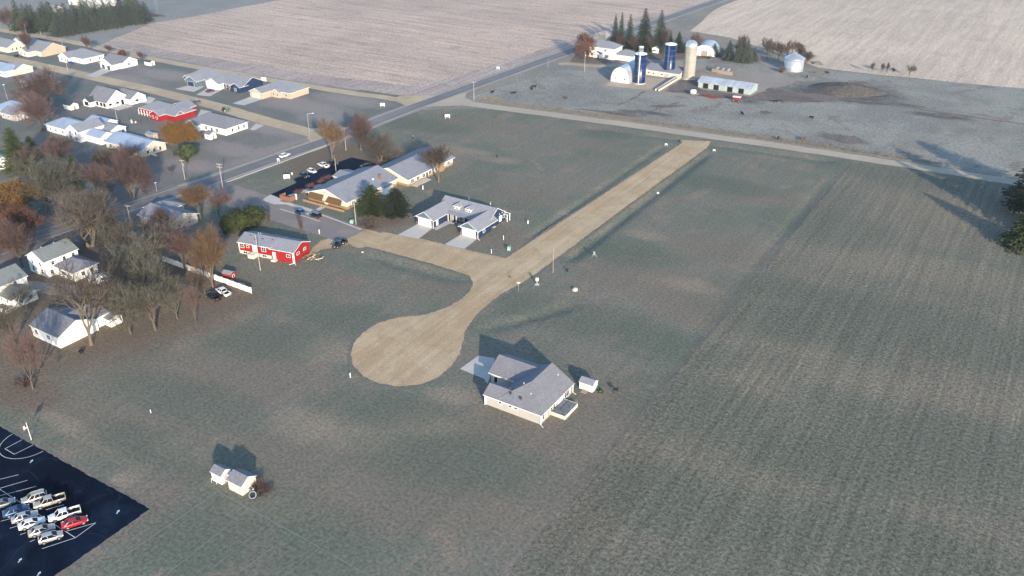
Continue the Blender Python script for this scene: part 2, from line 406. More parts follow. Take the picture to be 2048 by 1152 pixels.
# where the turf is worn, bleached, greener or leaf-strewn: (centre seen from the air, half-axes in metres, turn)
WEAR = []
for ch_, rows_ in (
    (3, (((130,600),40,30,.3),((300,580),32,24,0),((400,590),24,16,.2),((180,680),26,14,.8),((330,640),26,12,.9),((120,520),30,18,0),((660,315),26,14,1.5),((760,318),22,10,1.2),((745,450),14,6,.8),((60,700),26,18,.8),((40,780),14,8,0))),
    (0, (((1090,880),26,18,.2),((1180,820),18,20,.3),((1000,850),16,10,.9),((860,840),15,7,.4),((930,1010),24,10,.3),((700,1000),26,9,.2),((800,930),22,9,.5),((480,760),26,12,.5),((300,740),22,12,.2),((980,470),16,12,0),((880,470),14,6,0),((640,560),20,10,.1),((440,690),24,12,.9),((1300,560),26,12,.1),((1450,500),20,12,0),((1560,400),18,10,.2),((1050,390),18,9,0),((960,250),30,9,.2),((1180,290),18,8,0),((870,580),14,8,.3),((1400,620),16,10,.2),((1200,960),14,20,.0),((1060,960),12,14,.2),((260,860),26,10,.1),((180,830),20,8,0),((300,1000),16,7,1.57),((560,900),18,8,.3))),
    (1, (((840,850),10,5,.4),((720,870),12,6,.3),((640,850),14,7,.4),((905,790),8,4,.4),((930,300),16,3.5,.1),((870,300),14,3,.1),((1000,320),10,4,.2),((1380,570),9,5,.1),((650,700),12,6,.4),((360,900),10,4,.1),((250,960),9,3,1.4),((215,900),16,2.2,0),((130,850),16,2.5,0),((1150,430),8,4,.1),((960,610),7,5,.5),((440,650),16,5,1.5),((1290,470),8,4,.1),((540,1020),10,4,.4))),
    (2, (((900,920),26,11,.25),((760,820),20,9,.3),((700,640),20,10,.2),((520,680),22,10,.4),((380,800),24,9,.1),((1050,610),14,8,.3),((1180,640),26,11,.15),((1330,690),22,10,.1),((1240,500),20,10,.1),((1450,370),22,9,.1),((840,250),26,10,.2),((1210,270),14,6,.1),((560,1060),22,12,.2),((420,1080),18,10,.3),((300,900),20,8,.1),((1120,770),9,9,.2),((1780,350),30,12,0))),
    (2, (((1650,650),36,14,.25),((1800,640),36,14,.2),((1930,690),30,14,.2),((1400,820),22,16,.2),((1600,900),40,12,.2),((1850,880),36,14,.2),((1350,1000),22,12,.2),((1700,1080),36,12,.2),((1560,580),20,9,.3),((1650,450),24,20,0))),
    (1, (((1600,700),14,6,.3),((1730,760),20,8,.2),((1500,760),10,10,.2),((1900,420),30,16,.1),((1850,540),34,12,.2),((1500,960),16,8,.2),((1950,800),18,7,.2),((1430,900),14,9,.2))),
    (1, (((250,160),22,10,0),((330,150),24,9,0),((600,210),34,12,0),((700,200),24,9,0),((540,255),26,9,0),((560,300),30,8,1.5),((150,145),20,6,0),((60,140),18,8,0),((470,300),18,8,0),((640,235),14,8,0),((380,330),14,8,0),((1240,120),18,10,0),((1300,125),20,8,0))),
    (0, (((1690,184),30,21,.35),((1560,190),24,9,.1),((1640,185),22,8,.1),((1380,175),12,8,.3),((1290,225),14,3,.2),((1240,228),14,3,.1),((1335,212),10,2,.7),((1450,196),20,6,.05),((1750,205),26,4,.2),((1880,232),16,4,.1),((1690,278),12,4,0),((1340,170),8,8,0),((1500,170),12,10,0))),
):
    for q_, rx_, ry_, ro_ in rows_: c_ = P(*q_); WEAR.append((ch_, c_.x, c_.y, rx_*1.15, ry_*1.15, math.cos(ro_), math.sin(ro_)))
def wear(x, y):
    o = [0.0, 0.0, 0.0, 0.0]
    for c, cx, cy, rx, ry, co, si in WEAR:
        dx, dy = x - cx, y - cy
        if abs(dx) > 45 or abs(dy) > 45: continue
        u, v = (dx*co + dy*si) / rx, (-dx*si + dy*co) / ry; r = u*u + v*v
        if r < 1: o[c] = max(o[c], (1 - r))
    return o
def add_wear(me):
    at = me.color_attributes.new("wear", 'FLOAT_COLOR', 'POINT'); buf = []
    for v in me.vertices: buf.extend(wear(v.co.x, v.co.y))
    at.data.foreach_set("color", buf)
def frange(a, b, s):
    out = []
    while a < b: out.append(a); a += s
    return out
gx = [-6000,-3000,-1500,-900,-700,-500,-400,-340,-310] + frange(-290, -190, 2.0) + frange(-190, -54, 1.0) + [-50,-30,0,50,150,300,700,1500,3000,6000]
gy = [-6000,-3000,-1500,-700,-300,-100,0,20] + frange(40, 366, 2.0) + [380,420,500,600,800,1200,2000,3500,6000]
g = MB(); g.v = [(x, y, gh(x, y)) for y in gy for x in gx]
nx = len(gx)
g.f = [(j*nx+i, j*nx+i+1, (j+1)*nx+i+1, (j+1)*nx+i) for j in range(len(gy)-1) for i in range(nx-1)]
g.m = [0] * len(g.f)
go_ = struct(g.build("ground", M['lawn'], smooth=True)); add_wear(go_.data)

def sheet(name, pts, z, mat, grid=None):
    b = MB(); b.poly([(p[0], p[1], z) for p in pts])
    # keep the face upward
    a = sum(pts[i][0]*pts[(i+1)%len(pts)][1] - pts[(i+1)%len(pts)][0]*pts[i][1] for i in range(len(pts)))
    if a < 0: b.f = [tuple(reversed(b.f[0]))]
    me = b.mesh(name, [mat]); bm = bmesh.new(); bm.from_mesh(me)
    if grid:
        x0, x1, y0, y1, s = grid
        for v in frange(x0, x1, s): bmesh.ops.bisect_plane(bm, geom=bm.verts[:]+bm.edges[:]+bm.faces[:], plane_co=(v,0,0), plane_no=(1,0,0))
        for v in frange(y0, y1, s): bmesh.ops.bisect_plane(bm, geom=bm.verts[:]+bm.edges[:]+bm.faces[:], plane_co=(0,v,0), plane_no=(0,1,0))
    bmesh.ops.triangulate(bm, faces=bm.faces[:]); bm.to_mesh(me); bm.free()
    if grid: add_wear(me)
    return struct(link(name, me))
def rough_edge(pts, amp, step, seed=1):
    """closed outline subdivided with a small random wander"""
    r = random.Random(seed); out = []
    for i in range(len(pts)):
        a, b = Vector(pts[i][:2]), Vector(pts[(i+1) % len(pts)][:2])
        n = max(1, min(90, int((b - a).length / step)))
        d = (b - a); nrm = Vector((-d.y, d.x)).normalized()
        for k in range(n):
            out.append(a + d * (k / n) + nrm * (r.uniform(-amp, amp) if k else 0))
    return [(p.x, p.y) for p in out]
def strip_pts(pts, w):
    L, R = [], []
    n = len(pts)
    for i in range(n):
        a = Vector(pts[max(0, i-1)][:2]); b = Vector(pts[min(n-1, i+1)][:2])
        d = (b - a).normalized(); nr = Vector((-d.y, d.x)); p = Vector(pts[i][:2])
        ww = w[i] if isinstance(w, (list, tuple)) else w
        L.append(p + nr * ww / 2); R.append(p - nr * ww / 2)
    return L, R
def strip(name, pts, w, z, mat):
    L, R = strip_pts(pts, w); b = MB()
    for i in range(len(pts) - 1):
        b.poly([(R[i].x,R[i].y,z),(R[i+1].x,R[i+1].y,z),(L[i+1].x,L[i+1].y,z),(L[i].x,L[i].y,z)])
    return struct(b.build(name, mat))
def dens(pts, step=12, amp=0.0, seed=3):
    r = random.Random(seed); out = []
    for i in range(len(pts) - 1):
        a, b = Vector(pts[i][:2]), Vector(pts[i+1][:2]); n = max(1, int((b-a).length / step))
        for k in range(n): out.append(a.lerp(b, k/n) + Vector((r.uniform(-amp,amp), r.uniform(-amp,amp))))
    out.append(Vector(pts[-1][:2])); return out
def px(*l): return [tuple(P(*q)[:2]) for q in l]

# fields
sheet("roadside_grass", [(-268,318),(-250,322),(-230,338),(-175,352),(-65,366),(600,400),(1500,700),(1500,2500),(-160,2500),(-262,500),(-276,345)], .012, M['dryverge'])
sheet("rough_grass", [(-1500,318),(-443,322),(-300,326),(-300,500),(-560,900),(-1500,1500)], .012, M['frostgrass'])
sheet("town_lawn", [(-1500,-400),(-283,-400),(-276,127),(-268,230),(-262,330),(-345,322),(-443,318),(-540,322),(-800,315),(-1500,310)], .02, M['townlawn'], (-560,-262,110,322,4))
corn = [(-264,338),(-345,327),(-443,324),(-500,326)] + px((230,76),(302,47),(420,27),(585,-6)) + [(-1500,980),(-1500,3000),(-120,3000),(-236,760),(-246,600),(-254,450)]
sheet("corn_field", rough_edge(corn, .8, 14), .02, M['corn'])
sheet("corn_headland", rough_edge([(-263.5,337),(-257.5,420),(-251,520),(-247,600),(-258,600),(-264,500),(-272,400),(-283,352),(-345,343),(-443,338),(-500,340),(-500,328),(-443,324),(-345,327)], 1.2, 9), .035, M['corn_head'])
sheet("pale_corn_field", rough_edge([(-226,648),(-222,610)] + px((1380,62),(1460,75),(1540,100),(1640,136),(1760,150),(2060,178)) + [(300,572),(1500,700),(1500,3000),(-105,3000)], 1.0, 15), .02, M['cornE'])
sheet("pasture", rough_edge([(-246,350),(-175,358),(-107,366),(-65,369.5),(-8,373),(300,392)] + [(300,572)] + px((2060,178),(1760,152),(1640,140),(1500,118),(1300,108),(1215,130),(1175,140),(1120,140)), .8, 10), .02, M['pasture'], (-246,90,350,560,3.5))
sheet("hay_field", rough_edge([(-62.6,-300),(600,-300),(600,392),(150,368),(-8,357),(-62.6,353)], .5, 3), .02, M['hay'], (-60,110,70,360,3))
# main road
MR = [(-276,-300),(-271.5,137),(-263,205),(-259,260),(-258.3,323),(-252,445),(-239.3,630),(-215,980),(-130,2200)]
MRd = dens(MR, 15)
strip("road_shoulder", dens(MR, 6, .35), 11.5, .04, M['shoulder'])
strip("main_road", MRd, 8.0, .06, M['asphalt'])
for off in (-3.75, 3.75):
    pts = []
    L, R = strip_pts(MRd, abs(off) * 2)
    strip("road_edge_line", L if off > 0 else R, .22, .075, M['line'])
strip("road_centre_line", MRd, .16, .075, M['chalk'])
# field road on the north of the town, the dirt lane of the new houses
strip("field_road", dens([(-259,331),(-300,325.5),(-345,322.5),(-443,319),(-529,322),(-620,317),(-1200,312)], 7, .5), 6.5, .045, M['dirtroad'])
sheet("field_road_mouth", rough_edge([(-260,322),(-276,327),(-276,334),(-261,345),(-256,334)], .4, 2), .05, M['dirtroad'])
strip("house_lane", dens([(-258,268),(-270.5,267.5),(-303,269.8),(-345,274.3),(-396,276),(-437,276),(-520,276),(-900,272)], 8, .25), 8.5, .05, M['dirtroad'])
sheet("lane_mouth", rough_edge([(-256,255),(-268,261),(-276,272),(-262,284),(-256,282)], .3, 2), .055, M['dirtroad'])
# gravel road past the pasture
strip("gravel_road", dens([(-252,338),(-240,341),(-175,350),(-107,357.5),(-65,361.5),(-8,365),(150,377),(900,440)], 6, .3), 7.0, .05, M['limestone'])
sheet("gravel_road_mouth", rough_edge([(-254,326),(-240,337),(-238,345),(-247,349),(-252,358)], .3, 2), .055, M['limestone'])
# new street, turnaround and its link to town
BC = Vector((-126.0, 150.2)); BR = 14.6
bulb = []
def arc(c, r, a0, a1, n):
    return [(c[0] + r*math.cos(math.radians(a0+(a1-a0)*i/n)), c[1] + r*math.sin(math.radians(a0+(a1-a0)*i/n))) for i in range(n+1)]
street = px((1362,286),(1180,404),(1010,516),(940,500),(850,478),(765,463),(722,491),(800,512),(880,534),(938,553),(943,566),(938,580),(922,597),(890,615),(850,628),(795,634),(755,645),(722,665),(703,688),(698,708),(704,733),(724,755),(760,770),(800,775),(840,771),(875,758),(905,735),(924,705),(931,675),(934,662),(948,640),(975,612),(1000,592),(1022,580),(1052,563),(1080,544),(1250,417),(1416,296))
street = [(-131.8,345)] + street + [(-119.9,350)]
def grow_out(pts, d):
    n = len(pts); A = sum(pts[i][0]*pts[(i+1)%n][1] - pts[(i+1)%n][0]*pts[i][1] for i in range(n)); sg = 1 if A > 0 else -1; out = []
    for i in range(n):
        a, c = Vector(pts[i-1]), Vector(pts[(i+1)%n]); t = (c - a).normalized(); nr = Vector((t.y, -t.x)) * sg
        out.append((pts[i][0] + nr.x*d, pts[i][1] + nr.y*d))
    return out
street = grow_out(street, -.45)
sheet("street_verge", rough_edge(grow_out(street, .9), .5, 1.0, 4), .03, M['verge'])
sheet("gravel_street", rough_edge(street, .2, .9), .05, M['gravel'])
sheet("gravel_crossing", rough_edge([(-184,189.4),(-184,201.3),(-176,201.9),(-172,195),(-176,189)], .3, 1.5), .062, M['gravelx'])
sheet("cross_street", [(-262,192),(-232,190.5),(-182.5,188.8),(-182.5,201.6),(-228,205),(-262,207)], .05, M['street'])
def kerb(name, pts, w=.35, h=.13):
    L, R = strip_pts(pts, w); b = MB()
    for i in range(len(pts)-1):
        a, c, d, e = R[i], R[i+1], L[i+1], L[i]
        ring0 = [(a.x,a.y,0),(a.x,a.y,h),(e.x,e.y,h),(e.x,e.y,0)]; ring1 = [(c.x,c.y,0),(c.x,c.y,h),(d.x,d.y,h),(d.x,d.y,0)]
        b.loft([ring0, ring1])
    return struct(b.build(name, M['concrete']))
kerb("kerb", [P(q[0], q[1]) for q in ((556,403),(600,414),(650,432),(690,447),(722,459))], .5)
kerb("kerb", [P(q[0], q[1]) for q in ((452,365),(560,326),(640,296),(668,286))], .6)
# nursing home lot and paths
sheet("parking_lot", px((541,389),(593,366),(587,358),(703,315),(737,322),(768,333),(690,352),(660,358),(590,385),(566,399)), .05, M['blacktop'])
sheet("lot_apron", px((541,389),(566,399),(548,409),(524,400)), .052, M['concrete'])
strip("sidewalk", px((549,407),(575,407),(632,424)), 2.0, .06, M['concrete'])
strip("sidewalk", px((652,411),(630,423),(614,429)), 2.0, .066, M['concrete'])
strip("sidewalk", px((577,393),(615,380),(655,365),(690,353)), 1.8, .06, M['concrete'])
strip("sidewalk", px((560,418),(606,432),(640,443)), .6, .06, M['concrete'])
# driveways
sheet("driveway", [(-172.2,203.4),(-164.6,204.6),(-165.8,213.9),(-172.2,213.9)], .056, M['concrete'])
sheet("driveway", [(-154.9,205.6),(-147.6,206.2),(-148.4,214.7),(-154.9,214.7)], .056, M['concrete'])
sheet("front_walk", px((868,456),(890,443),(905,441),(905,445),(872,461)), .045, M['concrete'])
sheet("driveway", px((920,738),(957,711),(990,717),(984,745),(975,768),(968,758)), .056, M['concrete'])
sheet("gravel_driveway", rough_edge(px((617,505),(640,482),(680,470),(715,478),(690,492),(640,500),(622,520)), .4, 1.5), .045, M['gravel'])
for q in (((350,178),(376,171),(412,172),(388,184)), ((392,190),(418,175),(444,180),(420,193)), ((465,207),(500,194),(527,198),(488,211)), ((172,152),(208,136),(226,141),(190,155)), ((500,259),(512,247),(528,251),(508,261)), ((283,206),(296,193),(312,197),(300,208)), ((395,233),(402,219),(424,224),(408,236))):
    sheet("driveway", px(*q), .058, M['concrete'])
sheet("yard_drive", rough_edge(px((40,560),(140,570),(230,585),(200,600),(100,590),(20,575)), .4, 2), .047, M['yard'])
sheet("side_street", px((-40,500),(250,398),(330,378),(360,380),(290,420),(60,545),(-40,585)), .045, M['asphalt'])
sheet("side_lane", px((268,352),(330,368),(400,380),(380,388),(300,378),(262,362)), .055, M['asphalt'])
# school lot, ball court and stall lines, arrows
sheet("lot_verge", rough_edge([(-300,74.8),(-182.6,75.2),(-130.9,75.6),(-130.3,20),(-132,20),(-132.3,73.9),(-300,73)], .45, 1.2, 6), .03, M['verge'])
sheet("school_parking_lot", rough_edge([(-182.6,74.4),(-131.5,74.8),(-131.2,20),(-300,20),(-300,74)], .16, .9, 7), .05, M['blacktop'])
def line(name, a, b, w=.12, mat='line', z=.07):
    p, q = P(*a), P(*b); return strip(name, [p, q], w, z, M[mat])
for a, b in (((84,1098),(151,1076)),((133,1063),(192,1046)),((151,1076),(192,1046)),((0,959),(37,950)),((0,977),(55,961)),((0,992),(73,973)),((-30,960),(151,1076)),
             ((92,1020),(128,1010)),((108,1034),(118,1031)),((20,1038),(2,1043)),((36,1052),(20,1057)),((52,1066),(40,1070)),((70,1080),(60,1084)),((-20,1004),(10,996))):
    line("stall_line", a, b)
for a, b in (((44,880),(10,898)),((10,898),(29,909)),((29,909),(67,890))): line("court_line", a, b)
cc = P(56, 885); rr = (P(30, 918) - cc).length
strip("court_arc", [(cc.x + rr*math.cos(t), cc.y + rr*math.sin(t)) for t in [math.radians(-180 + 180*i/28) for i in range(29)]], .12, .07, M['line'])
for q in ((63,923),(236,1024),(40,1121),(78,1148)):
    c = P(*q); b = MB()
    for pts in (((-.75,-.14),(.1,-.14),(.1,.14),(-.75,.14)), ((.1,-.42),(.8,0),(.1,.42))):
        b.poly([(x, y, 0) for x, y in pts])
    o = struct(b.build("painted_arrow", M['line'])); o.location = (c.x, c.y, .07); o.rotation_euler = (0,0,math.radians(118)); o.scale = (.75,.75,1)
# chalked playing field
for a, b in (((436,983),(190,1152)),((498,1016),(330,1152)),((436,983),(600,1073)),((600,1073),(740,1152)),((544,1042),(420,1140)),((585,1065),(470,1152)),((640,1095),(570,1152))):
    line("field_chalk_line", a, b, .14 if a == (436,983) else .11, 'chalk', .03)
# farm yard
sheet("farm_yard", rough_edge(px((1195,160),(1210,150),(1262,122),(1300,118),(1420,128),(1560,145),(1600,160),(1540,180),(1510,200),(1440,203),(1380,195),(1320,190),(1240,180),(1205,175)), 1.2, 5), .04, M['yard'])
sheet("farm_mud", rough_edge(px((1330,182),(1360,160),(1395,160),(1400,178),(1500,193),(1545,175),(1590,185),(1700,192),(1640,205),(1540,203),(1480,200),(1400,192)), 1.2, 4), .06, M['mud'])
sheet("farm_slab", px((1212,171),(1223,162),(1290,155),(1325,158),(1350,160),(1315,182),(1270,178)), .07, M['limestone'])
strip("farm_lane", dens([tuple(P(1118,128)[:2]),tuple(P(1140,128)[:2]),tuple(P(1200,133)[:2]),tuple(P(1280,128)[:2]),tuple(P(1340,130)[:2])], 8, .4), 5, .05, M['dirtroad'])
sheet("farm_lawn", rough_edge(px((1140,124),(1200,128),(1262,122),(1400,118),(1480,110),(1400,85),(1215,88),(1170,92)), 1, 8), .03, M['townlawn'])
for pts in (((1290,183),(1265,198),(1232,212)), ((1360,205),(1300,222),(1262,228),(1200,222),(1150,218))):
    strip("cattle_trail", dens([tuple(P(*q)[:2]) for q in pts], 3, .5, 9), [1.2 + .8*math.sin(i*1.7) for i in range(200)], .05, M['mud'])
strip("wheel_track", dens([tuple(P(*q)[:2]) for q in ((1570,188),(1760,205),(1900,228),(2060,250))], 8, .4), 2.2, .05, M['mud'])
for q, r in (((1690,278),9),((1885,230),5),((1720,165),6),((1530,225),4)):
    c = P(*q); rnd = random.Random(int(q[0]))
    sheet("bare_patch", [(c.x + r*rnd.uniform(.6,1.1)*math.cos(t*.4189), c.y + r*.7*rnd.uniform(.6,1.1)*math.sin(t*.4189)) for t in range(15)], .045, M['mud'])
# the earth mound in the pasture
def mound(name, c, rx, ry, h, rot, mat, seed=1):
    r = random.Random(seed); b = MB(); n, k = 40, 9; rings = []
    for j in range(k + 1):
        f = j / k; ring = []
        for i in range(n):
            t = 2*math.pi*i/n; w = 1 + .08*math.sin(3*t+seed) + r.uniform(-.03,.03)
            x, y = rx*f*w*math.cos(t), ry*f*w*math.sin(t)
            z = h * (1 - f*f)**1.3 * r.uniform(.85,1.12) + .01
            ring.append((c.x + x*math.cos(rot)-y*math.sin(rot), c.y + x*math.sin(rot)+y*math.cos(rot), z))
        rings.append(ring)
    b.loft(rings, cap=False); o = struct(b.build(name, mat, smooth=True)); add_wear(o.data); return o
mound("earth_mound", P(1690,181), 19, 13, 3.4, .35, M['pasture'])
mound("dirt_pile", P(1635,128), 3.2, 2.2, 1.6, .2, M['mud'], 4)

strip("plough_furrow", dens([(-62.5,90),(-62.7,140),(-62.4,220),(-62.6,352)], 2.5, .12, 13), [.42 + .2*math.sin(i*1.9) for i in range(300)], .032, M['mud'])
rk = random.Random(31)
for i in range(16):
    x, y = rk.uniform(-178,-134), rk.uniform(46,73); an = rk.choice((0,1.57,.5,2.1)) + rk.uniform(-.3,.3); pts = [(x, y)]
    for k in range(rk.randint(5,12)):
        an += rk.uniform(-.35,.35); x += 1.2*math.cos(an); y = min(74, y + 1.2*math.sin(an)); pts.append((min(x,-131.9), y))
    strip("crack_seal", pts, .09, .058, M['crackseal'])
# tall dry grass along the gravel road, stubble tufts, weeds: nobody could count these
def tufts(name, n, where, hgt, wid, mat, seed, blades=3):
    r = random.Random(seed); b = MB()
    for _ in range(n):
        x, y, k = where(r)
        z0 = gh(x, y) + .02
        for _ in range(blades):
            a = r.uniform(0, 6.283); h = hgt * k * r.uniform(.6, 1.3); w = wid * r.uniform(.7, 1.3)
            dx, dy = math.cos(a), math.sin(a); lx, ly = r.uniform(-.5,.5)*h, r.uniform(-.5,.5)*h
            ox, oy = r.uniform(-wid,wid), r.uniform(-wid,wid)
            b.poly([(x+ox-dx*w, y+oy-dy*w, z0), (x+ox+dx*w, y+oy+dy*w, z0), (x+ox+lx, y+oy+ly, z0+h)])
    return stuff(b.build(name, mat))
def road_y(x):
    pts = [(-246,341),(-175,350),(-107,357.5),(-65,361.5),(-8,365),(150,377)]
    for (a, b), (c, d) in zip(pts, pts[1:]):
        if x <= c: return b + (d-b)*(x-a)/(c-a)
    return 377
def w1(r):
    x = r.uniform(-238, -35); return x, road_y(x) + 6.2 + abs(r.gauss(0, 2.8)), (1 - max(0, (x+80)/90)) * (.55 + .5*abs(math.sin(x*.31)+.4*math.sin(x*1.3)))
tufts("tall_dry_grass", 7000, w1, .42, .11, M['drygrass'], 5)
def w2(r):
    y = r.uniform(88, 330) ** 1; y = 88 + (y-88) * r.random() ** .5
    x = -62 + r.random() * min(95, 30 + (y-60)*.6)
    return x, y, 1
tufts("hay_stubble_tufts", 16000, w2, .16, .07, M['haytuft'], 6, 2)
def w3(r):
    i = r.choice(((-160,209.5,1.6,2.0),(-142,216,3,4),(-190,180,6,3)))
    return i[0]+r.gauss(0,i[2]), i[1]+r.gauss(0,i[3]), 1
tufts("verge_weeds", 700, lambda r: (lambda q: (q[0], q[1], .6))(w3(r)) , .2, .06, M['haytuft'], 8, 2)
for c, rx, ry, n, sd in ((P(985,197), 6, 2, 260, 1),(P(1415,145), 7, 3, 420, 2),(P(1640,147), 5, 2, 240, 3)):
    tufts("rank_weeds", n, (lambda c, rx, ry: lambda r: (c.x + r.gauss(0,rx*.5), c.y + r.gauss(0,ry*.5), 1))(c, rx, ry), .6, .13, M['drygrass'], 20+sd, 2)
# ------------------------------------------------------------------ buildings
WCACHE = {}
def window_meshes(w, h, kind, frame):
    key = (round(w,2), round(h,2), kind, frame)
    if key in WCACHE: return WCACHE[key]
    b = MB(); t = .11; d = .07
    if kind == 'window':
        b.box(-w/2-t, -w/2, -d, .02, -t, h+t); b.box(w/2, w/2+t, -d, .02, -t, h+t)
        b.box(-w/2, w/2, -d, .02, -t, 0); b.box(-w/2, w/2, -d, .02, h, h+t)
        n = 1 if w < 1.15 else (2 if w < 2.3 else 3)
        for i in range(1, n): x = -w/2 + w*i/n; b.box(x-.04, x+.04, -d+.01, .02, 0, h)
        if h > .9: b.box(-w/2, w/2, -d+.015, .02, h*.5-.025, h*.5+.025)
    elif kind == 'garage':
        b.box(-w/2-t, -w/2, -d, .02, 0, h+t); b.box(w/2, w/2+t, -d, .02, 0, h+t); b.box(-w/2, w/2, -d, .02, h, h+t)
    else:
        b.box(-w/2-t, -w/2, -d, .02, 0, h+t); b.box(w/2, w/2+t, -d, .02, 0, h+t); b.box(-w/2, w/2, -d, .02, h, h+t)
    p = MB()
    if kind == 'garage':
        n = 4
        for i in range(n): p.box(-w/2, w/2, -.045, .01, h*i/n + .015, h*(i+1)/n - .015)
        p.box(-w/2, w/2, -.02, .01, 0, h)
    else: p.box(-w/2, w/2, -.035, .01, 0, h)
    WCACHE[key] = (b.mesh("frame", [M[frame]]), p)
    return WCACHE[key]
PC = {}
class House:
    def __init__(s, name, label, cat, x, y, rz=0, group=None):
        s.x, s.y, s.rz = x, y, rz
        s.root = thing(name, label, cat, (x, y, 0), rz, group)
    def block(s, x0, x1, y0, y1, h, kind='gx', pitch=.42, wall='white', roof='sh_grey', ov=.45, z0=-.05, trim='whiteplain', gable=None, th=.16, foundation=None, ext=0):
        """a walled volume with its roof; kind gx/gy = gable with ridge along x/y, hip, shed"""
        x0, x1, y0, y1 = x0 - s.x, x1 - s.x, y0 - s.y, y1 - s.y
        b = MB(); W = (y1-y0) if kind in ('gx', 'shed') else (x1-x0)
        if kind == 'hip': W = min(x1-x0, y1-y0)
        if kind == 'hips': W = x1-x0
        rise = pitch * W / 2 if kind != 'shed' else pitch * W
        b.poly([(x0,y0,z0),(x1,y0,z0),(x1,y0,h),(x0,y0,h)]); b.poly([(x1,y1,z0),(x0,y1,z0),(x0,y1,h),(x1,y1,h)])
        b.poly([(x1,y0,z0),(x1,y1,z0),(x1,y1,h),(x1,y0,h)]); b.poly([(x0,y1,z0),(x0,y0,z0),(x0,y0,h),(x0,y1,h)])
        gm = 1 if gable else 0
        if kind == 'gx':
            c = (y0+y1)/2
            b.poly([(x1,y0,h),(x1,y1,h),(x1,c,h+rise)], gm); b.poly([(x0,y1,h),(x0,y0,h),(x0,c,h+rise)], gm)
        elif kind == 'hips':
            c = (x0+x1)/2; b.poly([(x1,y1,h),(x0,y1,h),(c,y1,h+rise)], gm)
        elif kind == 'gy':
            c = (x0+x1)/2
            b.poly([(x0,y0,h),(x1,y0,h),(c,y0,h+rise)], gm); b.poly([(x1,y1,h),(x0,y1,h),(c,y1,h+rise)], gm)
        elif kind == 'shed':
            b.poly([(x1,y0,h),(x1,y1,h),(x1,y1,h+rise)]); b.poly([(x0,y1,h),(x0,y0,h),(x0,y1,h+rise)])
            b.poly([(x1,y1,h),(x0,y1,h),(x0,y1,h+rise),(x1,y1,h+rise)])
        b.build("wall", [M[wall], M[gable]] if gable else M[wall], s.root)
        if foundation:
            f = MB(); e = .03; f.box(x0-e, x1+e, y0-e, y1+e, z0, foundation[1]); f.build("foundation", M[foundation[0]], s.root)
        r = MB(); a, e, f_, g_ = x0-ov, x1+ov, y0-ov, y1+ov+ext; p = pitch
        if kind == 'gx':
            c = (y0+y1)/2; ze = h - ov*p; zr = h + rise; lift = .05
            sec = [(f_, ze+lift), (c, zr+lift), (g_, ze+lift), (g_, ze+lift+th), (c, zr+lift+th*1.1), (f_, ze+lift+th)]
            A = [(a, y, z) for y, z in sec]; E = [(e, y, z) for y, z in sec]
        elif kind == 'gy':
            c = (x0+x1)/2; ze = h - ov*p; zr = h + rise; lift = .05
            sec = [(e, ze+lift), (c, zr+lift), (a, ze+lift), (a, ze+lift+th), (c, zr+lift+th*1.1), (e, ze+lift+th)]
            A = [(x, f_, z) for x, z in sec]; E = [(x, g_, z) for x, z in sec]
        if kind in ('gx', 'gy'):
            for i in range(6):
                j = (i+1) % 6
                r.poly([A[j], A[i], E[i], E[j]], 1 if i in (2, 5) else (0 if i in (3, 4) else 1))
            for q in ((0,1,4,5), (1,2,3,4)):
                r.poly([A[i] for i in q], 1); r.poly([E[i] for i in reversed(q)], 1)
        elif kind == 'hip':
            zb = h - .02; zt = zb + th; lx, ly = e-a, g_-f_
            if lx >= ly: R1, R2 = (a+ly/2, (f_+g_)/2, zt+p*ly/2), (e-ly/2, (f_+g_)/2, zt+p*ly/2)
            else: R1, R2 = ((a+e)/2, f_+lx/2, zt+p*lx/2), ((a+e)/2, g_-lx/2, zt+p*lx/2)
            B = [(a,f_),(e,f_),(e,g_),(a,g_)]
            T = [(x,y,zt) for x,y in B]
            for i in range(4):
                j = (i+1) % 4; r.poly([(B[i][0],B[i][1],zb),(B[j][0],B[j][1],zb),T[j],T[i]], 1)
            r.poly([(x,y,zb) for x,y in reversed(B)], 1)
            if lx >= ly: r.poly([T[0],T[1],R2,R1]); r.poly([T[1],T[2],R2]); r.poly([T[2],T[3],R1,R2]); r.poly([T[3],T[0],R1])
            else: r.poly([T[0],T[1],R1]); r.poly([T[1],T[2],R2,R1]); r.poly([T[2],T[3],R2]); r.poly([T[3],T[0],R1,R2])
        elif kind == 'hips':      # hipped towards -y, gabled towards +y
            zb = h - ov*p + .05; zt = zb + th; lx = e - a; c = (a+e)/2; zr = zt + p*lx/2
            B = [(a,f_),(e,f_),(e,g_),(a,g_)]; T = [(x,y,zt) for x,y in B]; R1, R2 = (c, f_+lx/2, zr), (c, g_, zr)
            for i in (0, 1, 3):
                j = (i+1) % 4; r.poly([(B[i][0],B[i][1],zb),(B[j][0],B[j][1],zb),T[j],T[i]], 1)
            r.poly([T[0],T[1],R1]); r.poly([T[1],T[2],R2,R1]); r.poly([T[3],T[0],R1,R2])
            r.poly([(e,g_,zb),(c,g_,zr-th),R2,T[2]], 1); r.poly([(c,g_,zr-th),(a,g_,zb),T[3],R2], 1)
            r.poly([(a,f_,zb),(a,g_,zb),(c,g_,zr-th),(c,f_+lx/2,zr-th)], 1); r.poly([(e,g_,zb),(e,f_,zb),(c,f_+lx/2,zr-th),(c,g_,zr-th)], 1); r.poly([(e,f_,zb),(a,f_,zb),(c,f_+lx/2,zr-th)], 1)
        elif kind == 'shed':
            z1, z2 = h - ov*p + .05, h + rise + ov*p + .05
            r.loft([[(a,f_,z1),(a,g_,z2),(a,g_,z2+th),(a,f_,z1+th)], [(e,f_,z1),(e,g_,z2),(e,g_,z2+th),(e,f_,z1+th)]])
